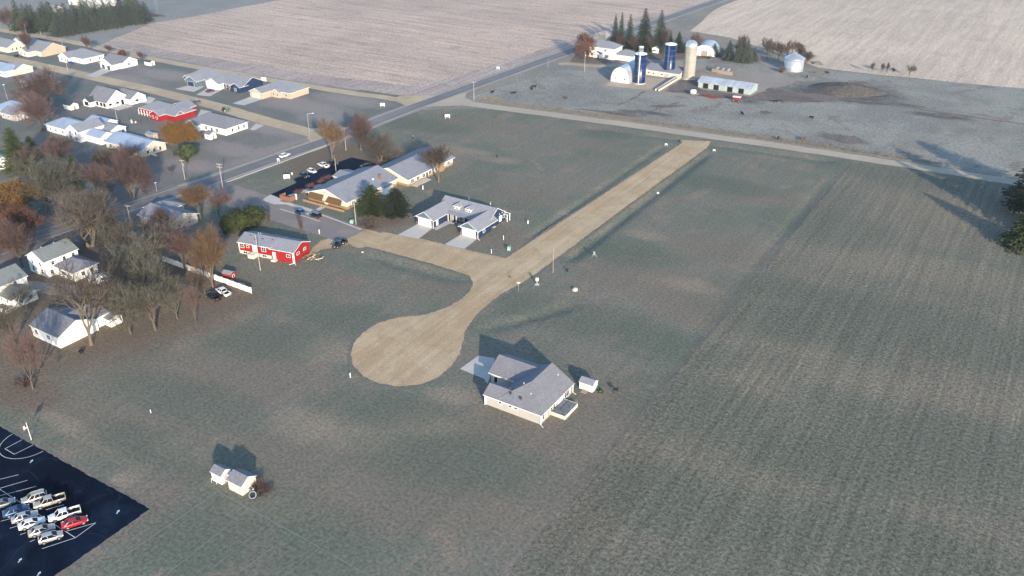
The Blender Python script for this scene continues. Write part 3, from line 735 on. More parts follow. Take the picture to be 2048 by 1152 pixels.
        s.roof = r.build("roof", [M[roof], M[trim]], s.root)
        return s
    def put(s, kind, side, plane, u, z, w, h, mat='glass', frame='whiteplain', label=None):
        """side S/E/N/W, plane = the wall's coordinate, u = centre along the wall, z = sill height"""
        fm, pane = window_meshes(w, h, kind, frame)
        rz = {'S': 0, 'E': math.pi/2, 'N': math.pi, 'W': -math.pi/2}[side]
        loc = (u - s.x, plane - s.y, z) if side in 'SN' else (plane - s.x, u - s.y, z)
        nm = {'window': 'window', 'garage': 'garage_door', 'door': 'door'}[kind]
        o = link(nm, fm, s.root, loc, rz)
        k = (round(w,2), round(h,2), kind, mat)
        if k not in PC: PC[k] = pane.mesh("pane", [M[mat]])
        link("pane" if kind == 'window' else "panel", PC[k], o)
        return o
    def wins(s, side, plane, us, z, w, h, **k):
        for u in us: s.put('window', side, plane, u, z, w, h, **k)
    def vent(s, x, y, z, kind='box', mat='sh_dark'):
        b = MB()
        if kind == 'box': b.box(-.22,.22,-.22,.22,-.3,.22)
        elif kind == 'pipe': b.tube((0,0,-.4),(0,0,.5),.07,.07,8)
        else: b.box(-.35,.35,-.3,.3,-1.2,.75); b.box(-.42,.42,-.37,.37,.75,.85)
        o = b.build({'box': "roof_vent", 'pipe': "vent_pipe", 'chimney': "chimney"}[kind], M[mat], s.root); o.location = (x-s.x, y-s.y, z); return o
    def box(s, name, x0, x1, y0, y1, z0, z1, mat):
        b = MB(); b.box(x0-s.x, x1-s.x, y0-s.y, y1-s.y, z0, z1); return b.build(name, M[mat], s.root)
    def post(s, name, x, y, z0, z1, r=.09, mat='whiteplain'):
        b = MB(); b.box(x-s.x-r, x-s.x+r, y-s.y-r, y-s.y+r, z0, z1); return b.build(name, M[mat], s.root)
    def spout(s, x, y, h, dx, dy, mat='whiteplain'):
        b = MB(); X, Y = x-s.x, y-s.y
        b.box(X-.07,X+.07,Y-.07,Y+.07,.15,h); b.tube((X,Y,.2),(X+dx,Y+dy,.06),.07,.07,6); return b.build("downspout", M[mat], s.root)

# the beige house by the turnaround
h = House("beige_house", "single-storey beige house with grey hip roof beside the gravel turnaround", "house", -87.5, 147)
h.block(-91.6, -80.2, 139.6, 154.0, 2.9, 'hips', .6, 'beige', 'sh_brown', .5)
h.block(-95.0, -86.0, 139.63, 144.6, 2.85, 'gx', .55, 'beige', 'sh_brown', .5)
h.block(-99.0, -88.4, 147.9, 156.6, 2.9, 'gx', .54, 'beige', 'sh_brown', .5)
h.put('door', 'S', 147.9, -97.6, 0, 1.0, 2.1, 'dark'); h.put('garage', 'W', -99.0, 152.6, 0, 5.0, 2.3, 'whiteplain')
h.wins('S', 139.6, (-91.0, -88.3, -86.8), 1.75, .8, .45); h.wins('E', -80.2, (140.8, 145.6), .85, .8, 1.3); h.wins('E', -80.2, (151.6,), .7, 2.0, 1.5)
h.put('door', 'E', -80.2, 148.5, .3, 1.8, 2.0, 'whiteplain'); h.put('door', 'E', -80.2, 143.2, .1, .95, 2.0, 'woodtrim')
for q in ((-89.2,141.2,4.6),(-86.2,140.8,4.6)): h.vent(q[0],q[1],q[2]-.35,'box')
for q in ((-87.6,144.4,5.6),(-84.6,142.6,4.9),(-83.2,152.6,4.9)): h.vent(q[0],q[1],q[2]-.1,'pipe','whiteplain')
h.vent(-90.2, 142.9, 4.45, 'box')
h.spout(-80.05, 139.4, 2.8, .9, -.5); h.spout(-80.05, 154.4, 2.8, 1.0, -.2); h.spout(-95.1, 139.4, 2.8, 0, -.2)
for sy in (139.5, ): h.box("corner_board", -95.08, -94.9, 139.52, 139.7, 0, 2.85, 'whiteplain')
# its raised deck
d = thing("wooden_deck", "low grey deck with pale skirting behind the beige house", "deck", (-78.2, 147, 0))
b = MB()
for i in range(12):
    y = -2.9 + i*.5; b2 = MB(); b2.box(-1.85, 1.7, y, y+.46, .82, .9); b2.build("plank", M['deckgrey'], d)
b = MB(); b.box(-1.85,1.72,-2.95,-2.85,0,.95); b.box(1.7,1.8,-2.95,3.1,0,.95); b.box(-1.85,1.72,3.0,3.1,0,.95); b.build("skirting", M['cream'], d)
for q in ((-1.75,-2.9),(1.7,-2.9),(1.7,0),(1.7,3.0)):
    b = MB(); b.box(q[0]-.06,q[0]+.06,q[1]-.06,q[1]+.06,.9,1.8); b.build("post", M['deckgrey'], d)
b = MB(); b.tube((1.7,-2.9,1.78),(1.7,3.0,1.78),.05,.05,6); b.tube((-1.75,-2.9,1.78),(1.7,-2.9,1.78),.05,.05,6); b.build("rail", M['deckgrey'], d)
# garden shed
h = House("garden_shed", "white garden shed with double doors near the beige house", "shed", -77.9, 158.4)
h.block(-79.7, -76.2, 157.0, 159.6, 1.9, 'gx', .55, 'white', 'sh_light', .2, th=.08)
h.put('door', 'S', 157.0, -78.4, .05, .75, 1.65, 'cream'); h.put('door', 'S', 157.0, -77.5, .05, .75, 1.65, 'cream')
h.box("ramp", -78.7, -77.3, 155.6, 156.95, 0, .1, 'woodtrim'); h.put('window', 'E', -76.2, 158.3, 1.0, .5, .5)

# navy duplex
h = House("navy_duplex", "navy-sided duplex with two white garage doors and twin dormers", "house", -160, 225)
h.block(-169.9, -149.2, 222.7, 232.4, 3.0, 'gx', .62, 'navy', 'sh_light', .5)
h.block(-172.6, -165.5, 213.9, 226.5, 2.9, 'gy', .62, 'navy', 'sh_light', .5, gable='slate')
h.block(-155.3, -148.1, 214.7, 222.4, 2.9, 'gy', .62, 'navy', 'sh_light', .5, gable='slate', ext=3.2)
for x in (-169.05, -151.7):
    h.put('garage', 'S', 213.9 if x < -160 else 214.7, x, 0, 5.2, 2.3, 'whiteplain')
    y = 213.9 if x < -160 else 214.7
    for sx in (-3.3, 3.3): h.box("stone_pier", x+sx-.25, x+sx+.25, y-.14, y-.02, 0, 1.1, 'brick')
    h.box("frieze_board", x-3.5, x+3.5, y-.06, y-.01, 2.62, 2.88, 'whiteplain')
h.put('window', 'E', -165.5, 216.0, .5, .9, 1.6, 'whiteplain'); h.put('window', 'E', -148.1, 218.2, 1.1, 1.0, 1.0)
h.put('window', 'E', -149.2, 229.7, .6, 1.2, 1.9, 'whiteplain'); h.put('window', 'E', -149.2, 231.8, 1.2, .9, .9)
for y in (229.2, 230.9, 232.2): h.vent(-149.1, y, 3.4, 'box', 'whiteplain').scale = (.5,.5,.5)
h.put('door', 'S', 222.7, -164.2, 0, 1.0, 2.1, 'woodtrim'); h.put('door', 'S', 222.7, -157.0, 0, 1.0, 2.1, 'woodtrim'); h.wins('S', 222.7, (-162.2,-160.4), .7, 1.0, 1.4)
for x in (-165.0,-161.6,-158.4,-155.7): h.post("porch_post", x, 221.6, 0, 2.75)
r = MB(); r.loft([[(-165.5-h.x,221.2-h.y,2.78),(-165.5-h.x,224.4-h.y,3.6),(-165.5-h.x,224.4-h.y,3.72),(-165.5-h.x,221.2-h.y,2.94)],[(-155.3-h.x,221.2-h.y,2.78),(-155.3-h.x,224.4-h.y,3.6),(-155.3-h.x,224.4-h.y,3.72),(-155.3-h.x,221.2-h.y,2.94)]]); r.build("porch_roof", M['sh_light'], h.root)
for x in (-163.1, -158.3):
    h.block(x-1.1, x+1.1, 223.9, 227.6, 4.95, 'gy', .7, 'white', 'sh_light', .3, z0=3.6, gable='slate', th=.1)
    h.wins('S', 223.9, (x-.68, x, x+.68), 4.05, .42, .62)
h.vent(-161.5, 229.2, 6.3, 'pipe', 'metal'); h.vent(-153, 229.6, 6.1, 'pipe', 'whiteplain'); h.vent(-168.2, 218.6, 4.5, 'box')
h.spout(-148.0, 214.5, 2.8, 1.0, -.3); h.spout(-149.8, 233.6, 2.8, .8, .1); h.spout(-165.4, 213.7, 2.8, .1, -.2)
for y in (231.6, 233.2):
    h.post("pergola_post", -147.6, y, 0, 2.5); h.box("pergola_beam", -149.9, -147.2, y-.07, y+.07, 2.5, 2.62, 'whiteplain')
h.box("patio_step", -149.8, -148.6, 224.9, 226.2, 0, .2, 'concrete')
for x in (-162.9,-159.6): h.box("porch_step", x-.8, x+.8, 220.4, 221.6, 0, .15, 'concrete')

# red ranch house, set a little askew
a = math.radians(10.8); o_ = (-205.7, 166.2)
h = House("red_house", "bright red split-level house with grey roof and white trim", "house", o_[0], o_[1], a)
L = lambda x: o_[0] + x
Y = lambda y: o_[1] + y
h.block(L(0), L(12.0), Y(0), Y(8.2), 3.9, 'gx', .36, 'redwall', 'sh_light', .4, foundation=('cream', 1.1))
h.block(L(12.1), L(20.4), Y(-.25), Y(8.35), 3.75, 'gx', .40, 'redwall', 'sh_light', .4)
h.wins('S', Y(0), (L(1.2), L(9.3)), 2.2, 1.4, 1.3); h.wins('S', Y(0), (L(3.4),), 2.5, .8, .7); h.wins('S', Y(0), (L(2.2), L(9.3)), .25, 1.5, .7)
h.put('door', 'S', Y(0), L(6.0), 1.5, 1.5, 2.1, 'whiteplain'); h.put('door', 'S', Y(-.25), L(13.2), .5, .9, 2.1, 'whiteplain'); h.wins('S', Y(-.25), (L(18.4),), 1.9, 1.2, .8)
h.wins('E', L(20.4), (Y(2.0), Y(5.6)), 2.2, 1.2, .7)
h.box("corner_board", L(20.3), L(20.5), Y(-.32), Y(-.12), 0, 3.7, 'whiteplain'); h.box("corner_board", L(-.06), L(.16), Y(-.08), Y(.12), 1, 3.85, 'whiteplain')
h.box("step", L(12.6), L(14.2), Y(-1.6), Y(-.3), 0, .45, 'cream')
h.spout(L(20.55), Y(-.5), 3.6, .9, -.7); h.spout(L(20.2), Y(-.6), 3.6, -1.0, -.9)
for q in ((2.5,3.2),(5.2,1.8),(7.5,2.6),(10.8,3.0)): h.vent(L(q[0]), Y(q[1]), 4.1 + .36*q[1]*.9, 'box')
h.vent(L(4.2), Y(5.0), 5.2, 'pipe', 'whiteplain'); h.vent(L(5.0), Y(5.0), 5.2, 'pipe', 'whiteplain')
h.box("bulkhead", L(4.6), L(6.8), Y(-2.2), Y(-.05), 0, 1.3, 'cream')
# small red shed
h = House("red_shed", "small red shed with grey lean roof beside the wooden utility pole", "shed", -195.5, 152.6, math.radians(8))
x, y = h.x, h.y
h.block(x-1.5, x+1.6, y-1.0, y+1.2, 1.7, 'gx', .5, 'barnred', 'sh_light', .15, th=.07, trim='woodtrim')
h.put('window', 'E', x+1.6, y+.1, .5, .7, .7)
h.box("base_skid", x-1.7, x+1.9, y-1.25, y-1.05, 0, .15, 'whiteplain')

# nursing home
h = House("care_home", "long single-storey cream care home with low grey roofs", "building", -208, 235)
h.block(-218.8, -200.6, 210.6, 238.2, 2.9, 'gy', .33, 'cream', 'sh_light', .7, foundation=('stone', 1.0))
h.block(-213.5, -196.2, 239.4, 268, 2.9, 'gy', .33, 'cream', 'sh_light', .7, foundation=('stone', .9))
for x in (-214.3, -205.6):
    b = MB(); X = x - h.x
    b.loft([[(X-3.3,210.5-h.y,3.4),(X+3.3,210.5-h.y,3.4),(X+3.3,210.35-h.y,3.3),(X-3.3,210.35-h.y,3.3)],[(X-3.6,208.9-h.y,1.75),(X+3.6,208.9-h.y,1.75),(X+3.6,208.9-h.y,1.6),(X-3.6,208.9-h.y,1.6)]]); b.build("sloped_awning", M['panel'], h.root)
h.box("chimney_breast", -210.6, -209.4, 210.0, 210.55, 0, 4.6, 'cream')
h.box("planter_wall", -219.4, -200.2, 208.2, 208.7, 0, .8, 'stone')
for y in (214,217,220,226,229,232): h.put('window', 'E', -200.6, y, .9, 1.5, 1.2)
for y in (242,245.5,249,253,257,261,265): h.put('window', 'E', -196.2, y, .8, 1.6, 1.3)
h.put('door', 'E', -200.6, 223.4, 0, 1.1, 2.1, 'dark'); h.put('door', 'E', -196.2, 251, 0, 1.1, 2.1, 'dark')
h.box("brick_bay", -200.5, -199.6, 221.0, 224.0, 0, 2.8, 'brick'); h.box("brick_bay", -196.1, -195.3, 258.2, 261.0, 0, 2.6, 'stone')
h.block(-201, -198.2, 228.4, 233.0, 2.6, 'shed', .0, 'white', 'sh_light', .2)
h.vent(-203.2, 232.2, 4.9, 'chimney', 'brick'); h.vent(-204.4, 229.5, 4.6, 'box', 'whiteplain'); h.vent(-208, 248, 4.6, 'pipe', 'metal'); h.vent(-202, 258, 4.3, 'pipe', 'metal')
h.block(-222.5, -216.5, 228, 236, 2.6, 'gx', .25, 'cream', 'sh_light', .4)
h.box("patio", -196, -193.5, 241, 250, 0, .12, 'concrete')
# brick sign wall of the lot
b = MB(); c = P(571,401); w = thing("brick_enclosure", "low red brick enclosure wall at the care home lot entrance", "wall", c)
for i, (x0,x1,y0,y1) in enumerate(((-2.6,2.6,-.15,.15),(2.3,2.6,.15,2.6),(-2.6,-2.3,.15,2.6))):
    b = MB(); b.box(x0,x1,y0,y1,0,1.7); b.build("wall_panel", M['brick'], w)
b = MB(); b.box(2.2,2.7,2.6,3.1,0,2.0); b.build("pier", M['whiteplain'], w)

# white two-storey house and annex
h = House("farm_style_house", "white two-storey house with grey-green gable roof among the bare trees", "house", -243, 129)
h.block(-249.6, -241.0, 123.8, 134.6, 5.2, 'gy', .55, 'white', 'sh_green', .4)
h.block(-241.0, -231.9, 126.6, 134.4, 2.8, 'hip', .5, 'white', 'sh_grey', .5)
h.wins('S', 123.8, (-247.3, -243.4), 3.2, .8, 1.2); h.wins('S', 123.8, (-247.6, -243.2), .8, .8, 1.4)
h.wins('E', -241.0, (126.3, 130.0, 133.0), 3.4, .9, 1.1); h.put('window', 'E', -241.0, 125.4, .8, .9, 1.2)
h.wins('E', -231.9, (129.5, 132.3), 1.0, 1.1, 1.1); h.put('window', 'S', 126.6, -237, 1.0, 1.2, 1.1)
for y in (126.5, 130.5): h.vent(-245.5, y, 7.5, 'pipe', 'whiteplain')
# lower-left white bungalow and its little outbuilding
h = House("white_bungalow", "plain white bungalow with grey gable roof beside leafless trees", "house", -207, 107)
h.block(-213.2, -201.3, 101.7, 112.8, 3.3, 'gx', .42, 'white', 'sh_grey', .3)
h.block(-212.5, -202.3, 109.0, 117.0, 3.0, 'gy', .38, 'white', 'sh_grey', .3)
h.wins('S', 101.7, (-211.1, -205.8), 1.3, 1.3, 1.2); h.put('door', 'E', -201.3, 110.6, 0, 1.0, 2.0, 'whiteplain')
h.vent(-212.3, 107.2, 5.3, 'pipe', 'whiteplain')
h = House("lean_to_shed", "tiny white outbuilding with grey roof next to the white bungalow", "shed", -201.6, 116.8)
h.block(-203.6, -199.6, 115.4, 119.0, 2.2, 'gx', .4, 'white', 'sh_grey', .2, th=.08)
h.put('window', 'S', 115.4, -201.6, .9, .6, .6)
# house on the left edge
h = House("porch_house", "white house with grey roof, back porch and railed steps", "house", -236, 112)
h.block(-247, -237.5, 106, 116, 5.0, 'gy', .5, 'white', 'sh_green', .4)
h.block(-239.5, -231.2, 107.5, 114.5, 2.9, 'gx', .4, 'white', 'sh_green', .6)
h.put('window', 'E', -237.5, 112.5, 3.6, .9, 1.2); h.wins('S', 107.5, (-237, -234), 1.0, .8, 1.1); h.wins('E', -231.2, (109.5, 112.5), 1.0, .8, 1.1)
h.box("porch_deck", -233.2, -229.2, 103.8, 107.4, .7, .85, 'woodtrim')
for x in (-233.1,-231.2,-229.3): h.post("porch_rail_post", x, 103.9, .85, 1.9); h.post("porch_rail_post", x, 107.2, .85, 1.9)
h.box("porch_rail", -233.2, -229.2, 103.86, 103.95, 1.75, 1.85, 'whiteplain'); h.box("porch_rail", -229.35, -229.25, 103.8, 107.4, 1.6, 1.7, 'whiteplain')
# tan house behind the golden tree
h = House("tan_ranch_house", "pale tan ranch house with frosted roof hidden behind trees by the highway", "house", -243, 170)
h.block(-252, -236.0, 164.8, 175.5, 3.2, 'gx', .38, 'beige', 'sh_light', .6)
h.block(-256, -247, 170, 179, 3.0, 'hip', .38, 'beige', 'sh_light', .5)
h.wins('E', -236, (168, 172), 1.0, 1.1, 1.0); h.wins('S', 164.8, (-247, -241), 1.0, 1.4, 1.1); h.box("brick_skirt", -236.0, -235.8, 165.5, 170, 0, .9, 'brick')

# houses along the dirt lane -------------------------------------------------
h = House("yellow_gable_house", "house with pale yellow gable end and frosted blue roof at the lane's far end", "house", -534, 292)
h.block(-552, -528, 284, 297, 3, 'gx', .42, 'cream', 'sh_light', .5); h.block(-540, -527.6, 294, 303, 3, 'gy', .5, 'white', 'sh_light', .5)
h.wins('E', -528, (287, 289.5, 292), .9, .9, 1.3)
h = House("tan_gable_house", "tan-walled house with wide east gable beside the lane", "house", -507, 295)
h.block(-520, -501.2, 289, 303.5, 3, 'gx', .5, 'tan', 'sh_light', .5); h.block(-517, -508, 284, 291, 2.8, 'gy', .42, 'cream', 'sh_light', .4)
h.wins('S', 284, (-514.5, -511), .8, 1.2, 1.2); h.put('garage', 'S', 289, -504.5, 0, 3.0, 2.2, 'whiteplain')
h = House("white_hip_house", "white house with big pale hip roof and double front gable", "house", -474, 297)
h.block(-482.6, -465.9, 291, 304, 2.9, 'hip', .5, 'white', 'sh_light', .5); h.block(-484, -474.5, 287.8, 296, 2.9, 'gy', .5, 'white', 'sh_light', .4)
h.wins('S', 287.8, (-481.5, -478), .8, 1.0, 1.5); h.wins('E', -465.9, (295, 301), 1.0, .9, 1.1); h.put('window', 'S', 291, -470, 1.0, 1.0, 1.1); h.put('door', 'S', 287.8, -476, 0, 1, 2.1, 'dark')
h = House("white_garage_house", "white house with twin dark garage doors and grey roof", "house", -446, 298)
h.block(-450.6, -440.0, 290.6, 299, 2.9, 'gy', .48, 'white', 'sh_grey', .4); h.block(-456, -439.2, 296.5, 306, 2.9, 'gx', .5, 'white', 'sh_grey', .4)
h.put('garage', 'S', 290.6, -447.9, 0, 2.6, 2.2, 'sh_dark'); h.put('garage', 'S', 290.6, -443.3, 0, 2.6, 2.2, 'sh_dark'); h.put('window', 'E', -439.2, 300.5, 1.0, 1.3, 1.2)
h = House("slate_house", "dark slate house with white trimmed garage gable on the dirt lane", "house", -376, 300)
h.block(-387, -368.5, 297, 310, 2.9, 'hip', .55, 'slate', 'sh_light', .5); h.block(-382, -374, 291.8, 301, 2.8, 'gy', .55, 'slate', 'sh_light', .4); h.block(-386.8, -383, 294.5, 301, 2.8, 'gy', .7, 'slate', 'sh_light', .35)
h.put('garage', 'S', 291.8, -378.2, 0, 4.8, 2.3, 'navy'); h.put('garage', 'S', 297, -371.6, 0, 2.6, 2.3, 'navy'); h.put('window', 'S', 294.5, -384.9, .8, 1.2, 1.3); h.put('window', 'E', -368.5, 303, 1.0, 1.0, 1.1)
h.block(-371, -366, 303.5, 309, 2.8, 'gx', .5, 'slate', 'sh_light', .35)
h = House("white_navy_house", "house with white garage gable and navy rear wall between slate and tan houses", "house", -357, 302)
h.block(-369.3, -360.0, 294.2, 303, 2.9, 'gy', .5, 'white', 'sh_light', .4); h.block(-364, -346.3, 297.5, 311, 2.9, 'gx', .48, 'navy', 'sh_light', .5); h.block(-353, -346.5, 295.6, 301, 2.8, 'gy', .5, 'navy', 'sh_light', .35)
h.put('garage', 'S', 294.2, -364.6, 0, 4.8, 2.3, 'whiteplain'); h.wins('S', 297.5, (-358.4,-356), .8, .9, 1.4); h.put('window', 'S', 295.6, -349.7, .7, 1.4, 1.4)
for x in (-359.5,-357.2,-354.9): h.post("porch_post", x, 296.2, 0, 2.6, .12, 'woodtrim')
h.vent(-355, 304, 5.7, 'chimney', 'brick')
h = House("tan_stone_house", "tan house with stone-trimmed front and pale roof nearest the highway", "house", -328, 304)
h.block(-337.4, -329.0, 293.8, 303, 2.9, 'gy', .45, 'tan', 'sh_light', .4); h.block(-337, -317.4, 301.2, 314, 2.9, 'hip', .5, 'tan', 'sh_light', .5); h.block(-328.2, -323, 299.6, 305, 2.8, 'gy', .5, 'tan', 'sh_light', .4)
h.put('garage', 'S', 293.8, -333.2, 0, 4.9, 2.3, 'cream'); h.wins('S', 299.6, (-327,-324.6), .8, .8, 1.4); h.put('window', 'S', 301.2, -320, .9, 1.4, 1.2); h.put('door', 'S', 301.2, -328.7, 0, 1, 2.1, 'dark')
h = House("red_ranch", "barn-red ranch house with white trimmed gables and grey roof", "house", -345, 251)
h.block(-359, -334.6, 246.5, 258, 2.8, 'hip', .45, 'redwall', 'sh_light', .5); h.block(-347.5, -341, 243.2, 250, 2.8, 'gy', .55, 'redwall', 'sh_light', .4); h.block(-341.5, -334.8, 247, 252, 2.8, 'gx', .5, 'redwall', 'sh_light', .4)
h.wins('S', 243.2, (-345.6, -343), .9, .9, 1.2); h.wins('E', -334.8, (248.4, 250.4), 1.0, .8, 1.0); h.put('window', 'S', 247, -338.5, .9, 1.2, 1.1)
for x in (-358.6,-356.6,-354.6,-352.6,-350.6): h.post("porch_post", x, 245.4, 0, 2.6, .12)
h.box("porch_rail", -358.7, -350.5, 245.35, 245.45, .8, .95, 'whiteplain')
h.block(-350, -340, 256, 263, 2.7, 'gy', .4, 'redwall', 'sh_light', .4)
h = House("modern_farmhouse", "white modern farmhouse with dark trim and steep asymmetric gables", "house", -384, 250)
h.block(-393, -379.2, 243.4, 256, 3.0, 'gx', .72, 'white', 'sh_grey', .4, trim='sh_dark'); h.block(-386, -374.8, 253.4, 262, 2.9, 'gx', .6, 'white', 'sh_grey', .4, trim='sh_dark'); h.block(-393.2, -388, 240.6, 247, 2.6, 'gy', .6, 'white', 'sh_dark', .5, trim='sh_dark')
h.wins('E', -379.2, (245.3, 249.2), 1.1, 1.3, .8, frame='sh_dark'); h.put('window', 'E', -374.8, 256.8, 1.2, 1.5, .7, frame='sh_dark'); h.wins('S', 243.4, (-386.4,-383.4,-381), .6, 1.5, 1.6, frame='sh_dark'); h.put('door', 'E', -379.2, 251.9, 0, 1.2, 2.2, 'dark', 'sh_dark')
h.put('window', 'S', 240.6, -390.6, .6, 2.6, 1.6, frame='sh_dark'); h.box("patio", -379, -372.5, 244.5, 252.5, 0, .1, 'concrete'); h.vent(-388, 251, 6.6, 'pipe', 'whiteplain')
h = House("white_ranch", "white ranch with broad grey hip roof at the lane corner", "house", -311, 250)
h.block(-323.4, -300.2, 245.2, 257.6, 2.9, 'hip', .48, 'white', 'sh_grey', .5); h.block(-322.6, -315, 242.4, 249, 2.8, 'gy', .5, 'white', 'sh_grey', .4)
h.wins('S', 245.2, (-312.5, -309, -305.6), .7, 1.3, 1.5); h.wins('E', -300.2, (249, 252.5, 255.5), .8, .9, 1.4); h.put('door', 'E', -300.2, 247.2, 0, 1, 2.1, 'whiteplain'); h.put('window', 'S', 242.4, -318.8, .6, 2.2, 1.8)
for q in ((-308,254),(-305,250),(-311,249)): h.vent(q[0],q[1],4.6,'box')
def hut(name, label, cat, p, w, d, hh, wall, roof, kind='gx', rz=0, door=True, pitch=.5, group=None):
    h = House(name, label, cat, p.x, p.y, rz, group)
    h.block(p.x-w/2, p.x+w/2, p.y-d/2, p.y+d/2, hh, kind, pitch, wall, roof, .2, th=.08)
    if door: h.put('door', 'E', p.x+w/2, p.y, .05, min(1.2,d*.5), hh*.8, 'woodtrim')
    h.put('window', 'S', p.y-d/2, p.x, hh*.45, .6, .5)
    return h
hut("yard_shed", "little white yard shed behind the white lane-corner ranch", "shed", Vector((-303, 239.2, 0)), 3.4, 3.4, 2.2, 'white', 'sh_grey', 'gx')
hut("yard_shed", "dark-roofed white shed near the modern farmhouse", "shed", P(143,217), 5.5, 4.2, 2.1, 'white', 'sh_dark', 'gx')
hut("yard_shed", "low white shed standing alone by the field road", "shed", P(300,130), 5, 3, 1.9, 'white', 'sh_dark', 'gx')
hut("yard_shed", "brown and grey yard shed behind the blue metal roof house", "shed", P(305,278), 4.2, 3.2, 2.3, 'woodtrim', 'sh_light', 'gx')
hut("yard_shed", "white box shed by the utility pole near the far lane houses", "shed", P(60,86), 5, 4, 2.4, 'white', 'whiteplain', 'hip', pitch=.15)
h = House("winged_house", "sprawling white house with frosted roofs in several wings", "house", -350, 214)
h.block(-372, -353, 208, 219, 3.0, 'hip', .42, 'white', 'blueroof', .5); h.block(-353.4, -345, 206, 218, 4.6, 'gy', .55, 'white', 'sh_light', .4)
h.block(-346, -334.7, 208.6, 215.4, 3.0, 'gx', .5, 'white', 'blueroof', .4); h.block(-354, -339.6, 217, 224.5, 3.0, 'gx', .42, 'white', 'sh_light', .5); h.block(-362, -350, 221, 228, 3.0, 'gx', .4, 'white', 'blueroof', .5)
h.wins('S', 206, (-351.2, -347.4), 3.0, 1.1, 1.2); h.wins('S', 206, (-351.2, -347.4), .7, 1.2, 1.3); h.wins('E', -334.7, (210.3, 213.4), 1.1, .8, .9); h.wins('E', -339.6, (219, 221, 223), .9, 1.4, 1.3, ); h.wins('S', 208, (-369,-365,-360), .9, 1.2, 1.2)
h.vent(-364, 214, 5.0, 'pipe', 'metal')
h = House("blue_roof_house", "low tan house with wide blue-grey metal roof and ramp", "house", -318, 213)
h.block(-330, -307.0, 207.8, 219.4, 2.9, 'gx', .42, 'cream', 'blueroof', .6); h.block(-318, -311, 204.6, 209, 2.6, 'gy', .4, 'tan', 'blueroof', .3)
h.wins('E', -307, (210.5, 213.5, 216.5), .9, 1.0, 1.3); h.put('garage', 'S', 204.6, -314.5, 0, 4.2, 2.1, 'brick'); h.wins('S', 207.8, (-327,-322), .9, 1.4, 1.2)
h.box("ramp", -306.9, -302.5, 211, 212.4, 0, .5, 'woodtrim'); h.box("ramp_rail", -306.9, -302.5, 210.9, 211.0, .5, 1.3, 'whiteplain')
h = House("edge_house", "small white house with blue-grey roof behind the tall conifer", "house", -345, 172)
h.block(-352, -341.3, 166, 175, 2.9, 'gx', .42, 'white', 'blueroof', .5); h.wins('E', -341.3, (169, 171.4), 1.0, 1.0, 1.0)
h = House("hip_blue_house", "house with frosted blue hip roof and pale walls left of the red shed tree", "house", -480, 258)
c = P(12,150); h.x, h.y = c.x, c.y; h.root.location = (c.x, c.y, 0)
h.block(c.x-12, c.x+5, c.y-3, c.y+8, 2.9, 'hip', .45, 'white', 'blueroof', .5); h.block(c.x-4, c.x+6, c.y+2, c.y+12, 2.9, 'gx', .45, 'cream', 'sh_light', .5)
h.wins('S', c.y-3, (c.x-8, c.x-3, c.x+1), .9, 1.0, 1.1)
c = P(75,176)
h = House("red_trim_house", "grey-roofed house with orange-red wall panels behind the big bare tree", "house", c.x, c.y)
h.block(c.x-9, c.x+9, c.y-3, c.y+7, 2.9, 'gx', .42, 'beige', 'sh_light', .5); h.block(c.x+2, c.x+7, c.y-5, c.y+1, 2.5, 'gy', .4, 'barnred', 'sh_light', .3)
h.wins('S', c.y-3, (c.x-6, c.x-2), .9, 1.2, 1.1); h.put('garage', 'S', c.y-5, c.x+4.5, 0, 2.6, 2.0, 'barnred')
c = P(22,234)
h = House("porch_column_house", "house with pale blue roof and row of white porch columns", "house", c.x, c.y)
h.block(c.x-12, c.x+6, c.y-1, c.y+11, 2.9, 'hip', .42, 'tan', 'blueroof', .5); h.block(c.x-2, c.x+8, c.y-3, c.y+5, 2.8, 'gx', .45, 'beige', 'sh_light', .5)
for i in range(4): h.post("porch_post", c.x+8.4, c.y-2+i*1.6, 0, 2.5, .14)
h.wins('S', c.y-3, (c.x, c.x+4), .9, 1.2, 1.1)
c = P(178,12)
h = House("machine_shed", "long white machine shed behind the spruce windbreak", "building", c.x, c.y)
h.block(c.x-18, c.x+14, c.y-4, c.y+14, 5.5, 'gx', .3, 'white', 'whiteplain', .5); h.put('garage', 'S', c.y-4, c.x, 0, 6, 4.2, 'galv')
hut("farm_cottage", "grey-roofed cottage glimpsed above the spruce windbreak", "house", P(112,30), 10, 8, 4.5, 'beige', 'sh_light', 'gx')

# twin sheds near the school lot
h = House("white_shed", "smaller white shed with open side doorway near the school lot", "shed", -126, 88.6)
h.block(-127.9, -125.0, 87.3, 89.9, 2.3, 'gx', .62, 'white', 'sh_grey', .22, th=.08); h.put('door', 'E', -125.0, 88.5, 0, 1.0, 1.8, 'beige')
h = House("cream_shed", "larger cream shed with grey gable roof and tyre leaning beside it", "shed", -120.6, 89)
h.block(-122.8, -118.9, 87.2, 91.0, 2.5, 'gx', .58, 'cream', 'sh_grey', .25, th=.08); h.put('window', 'S', 87.2, -121.4, .5, 1.5, .6, 'cream')
b = MB(); b.box(-1.0,1.0,-.05,.05,0,.12); o = b.build("roof_vent", M['sh_dark'], h.root); o.location = (-.25, .35, 3.7)

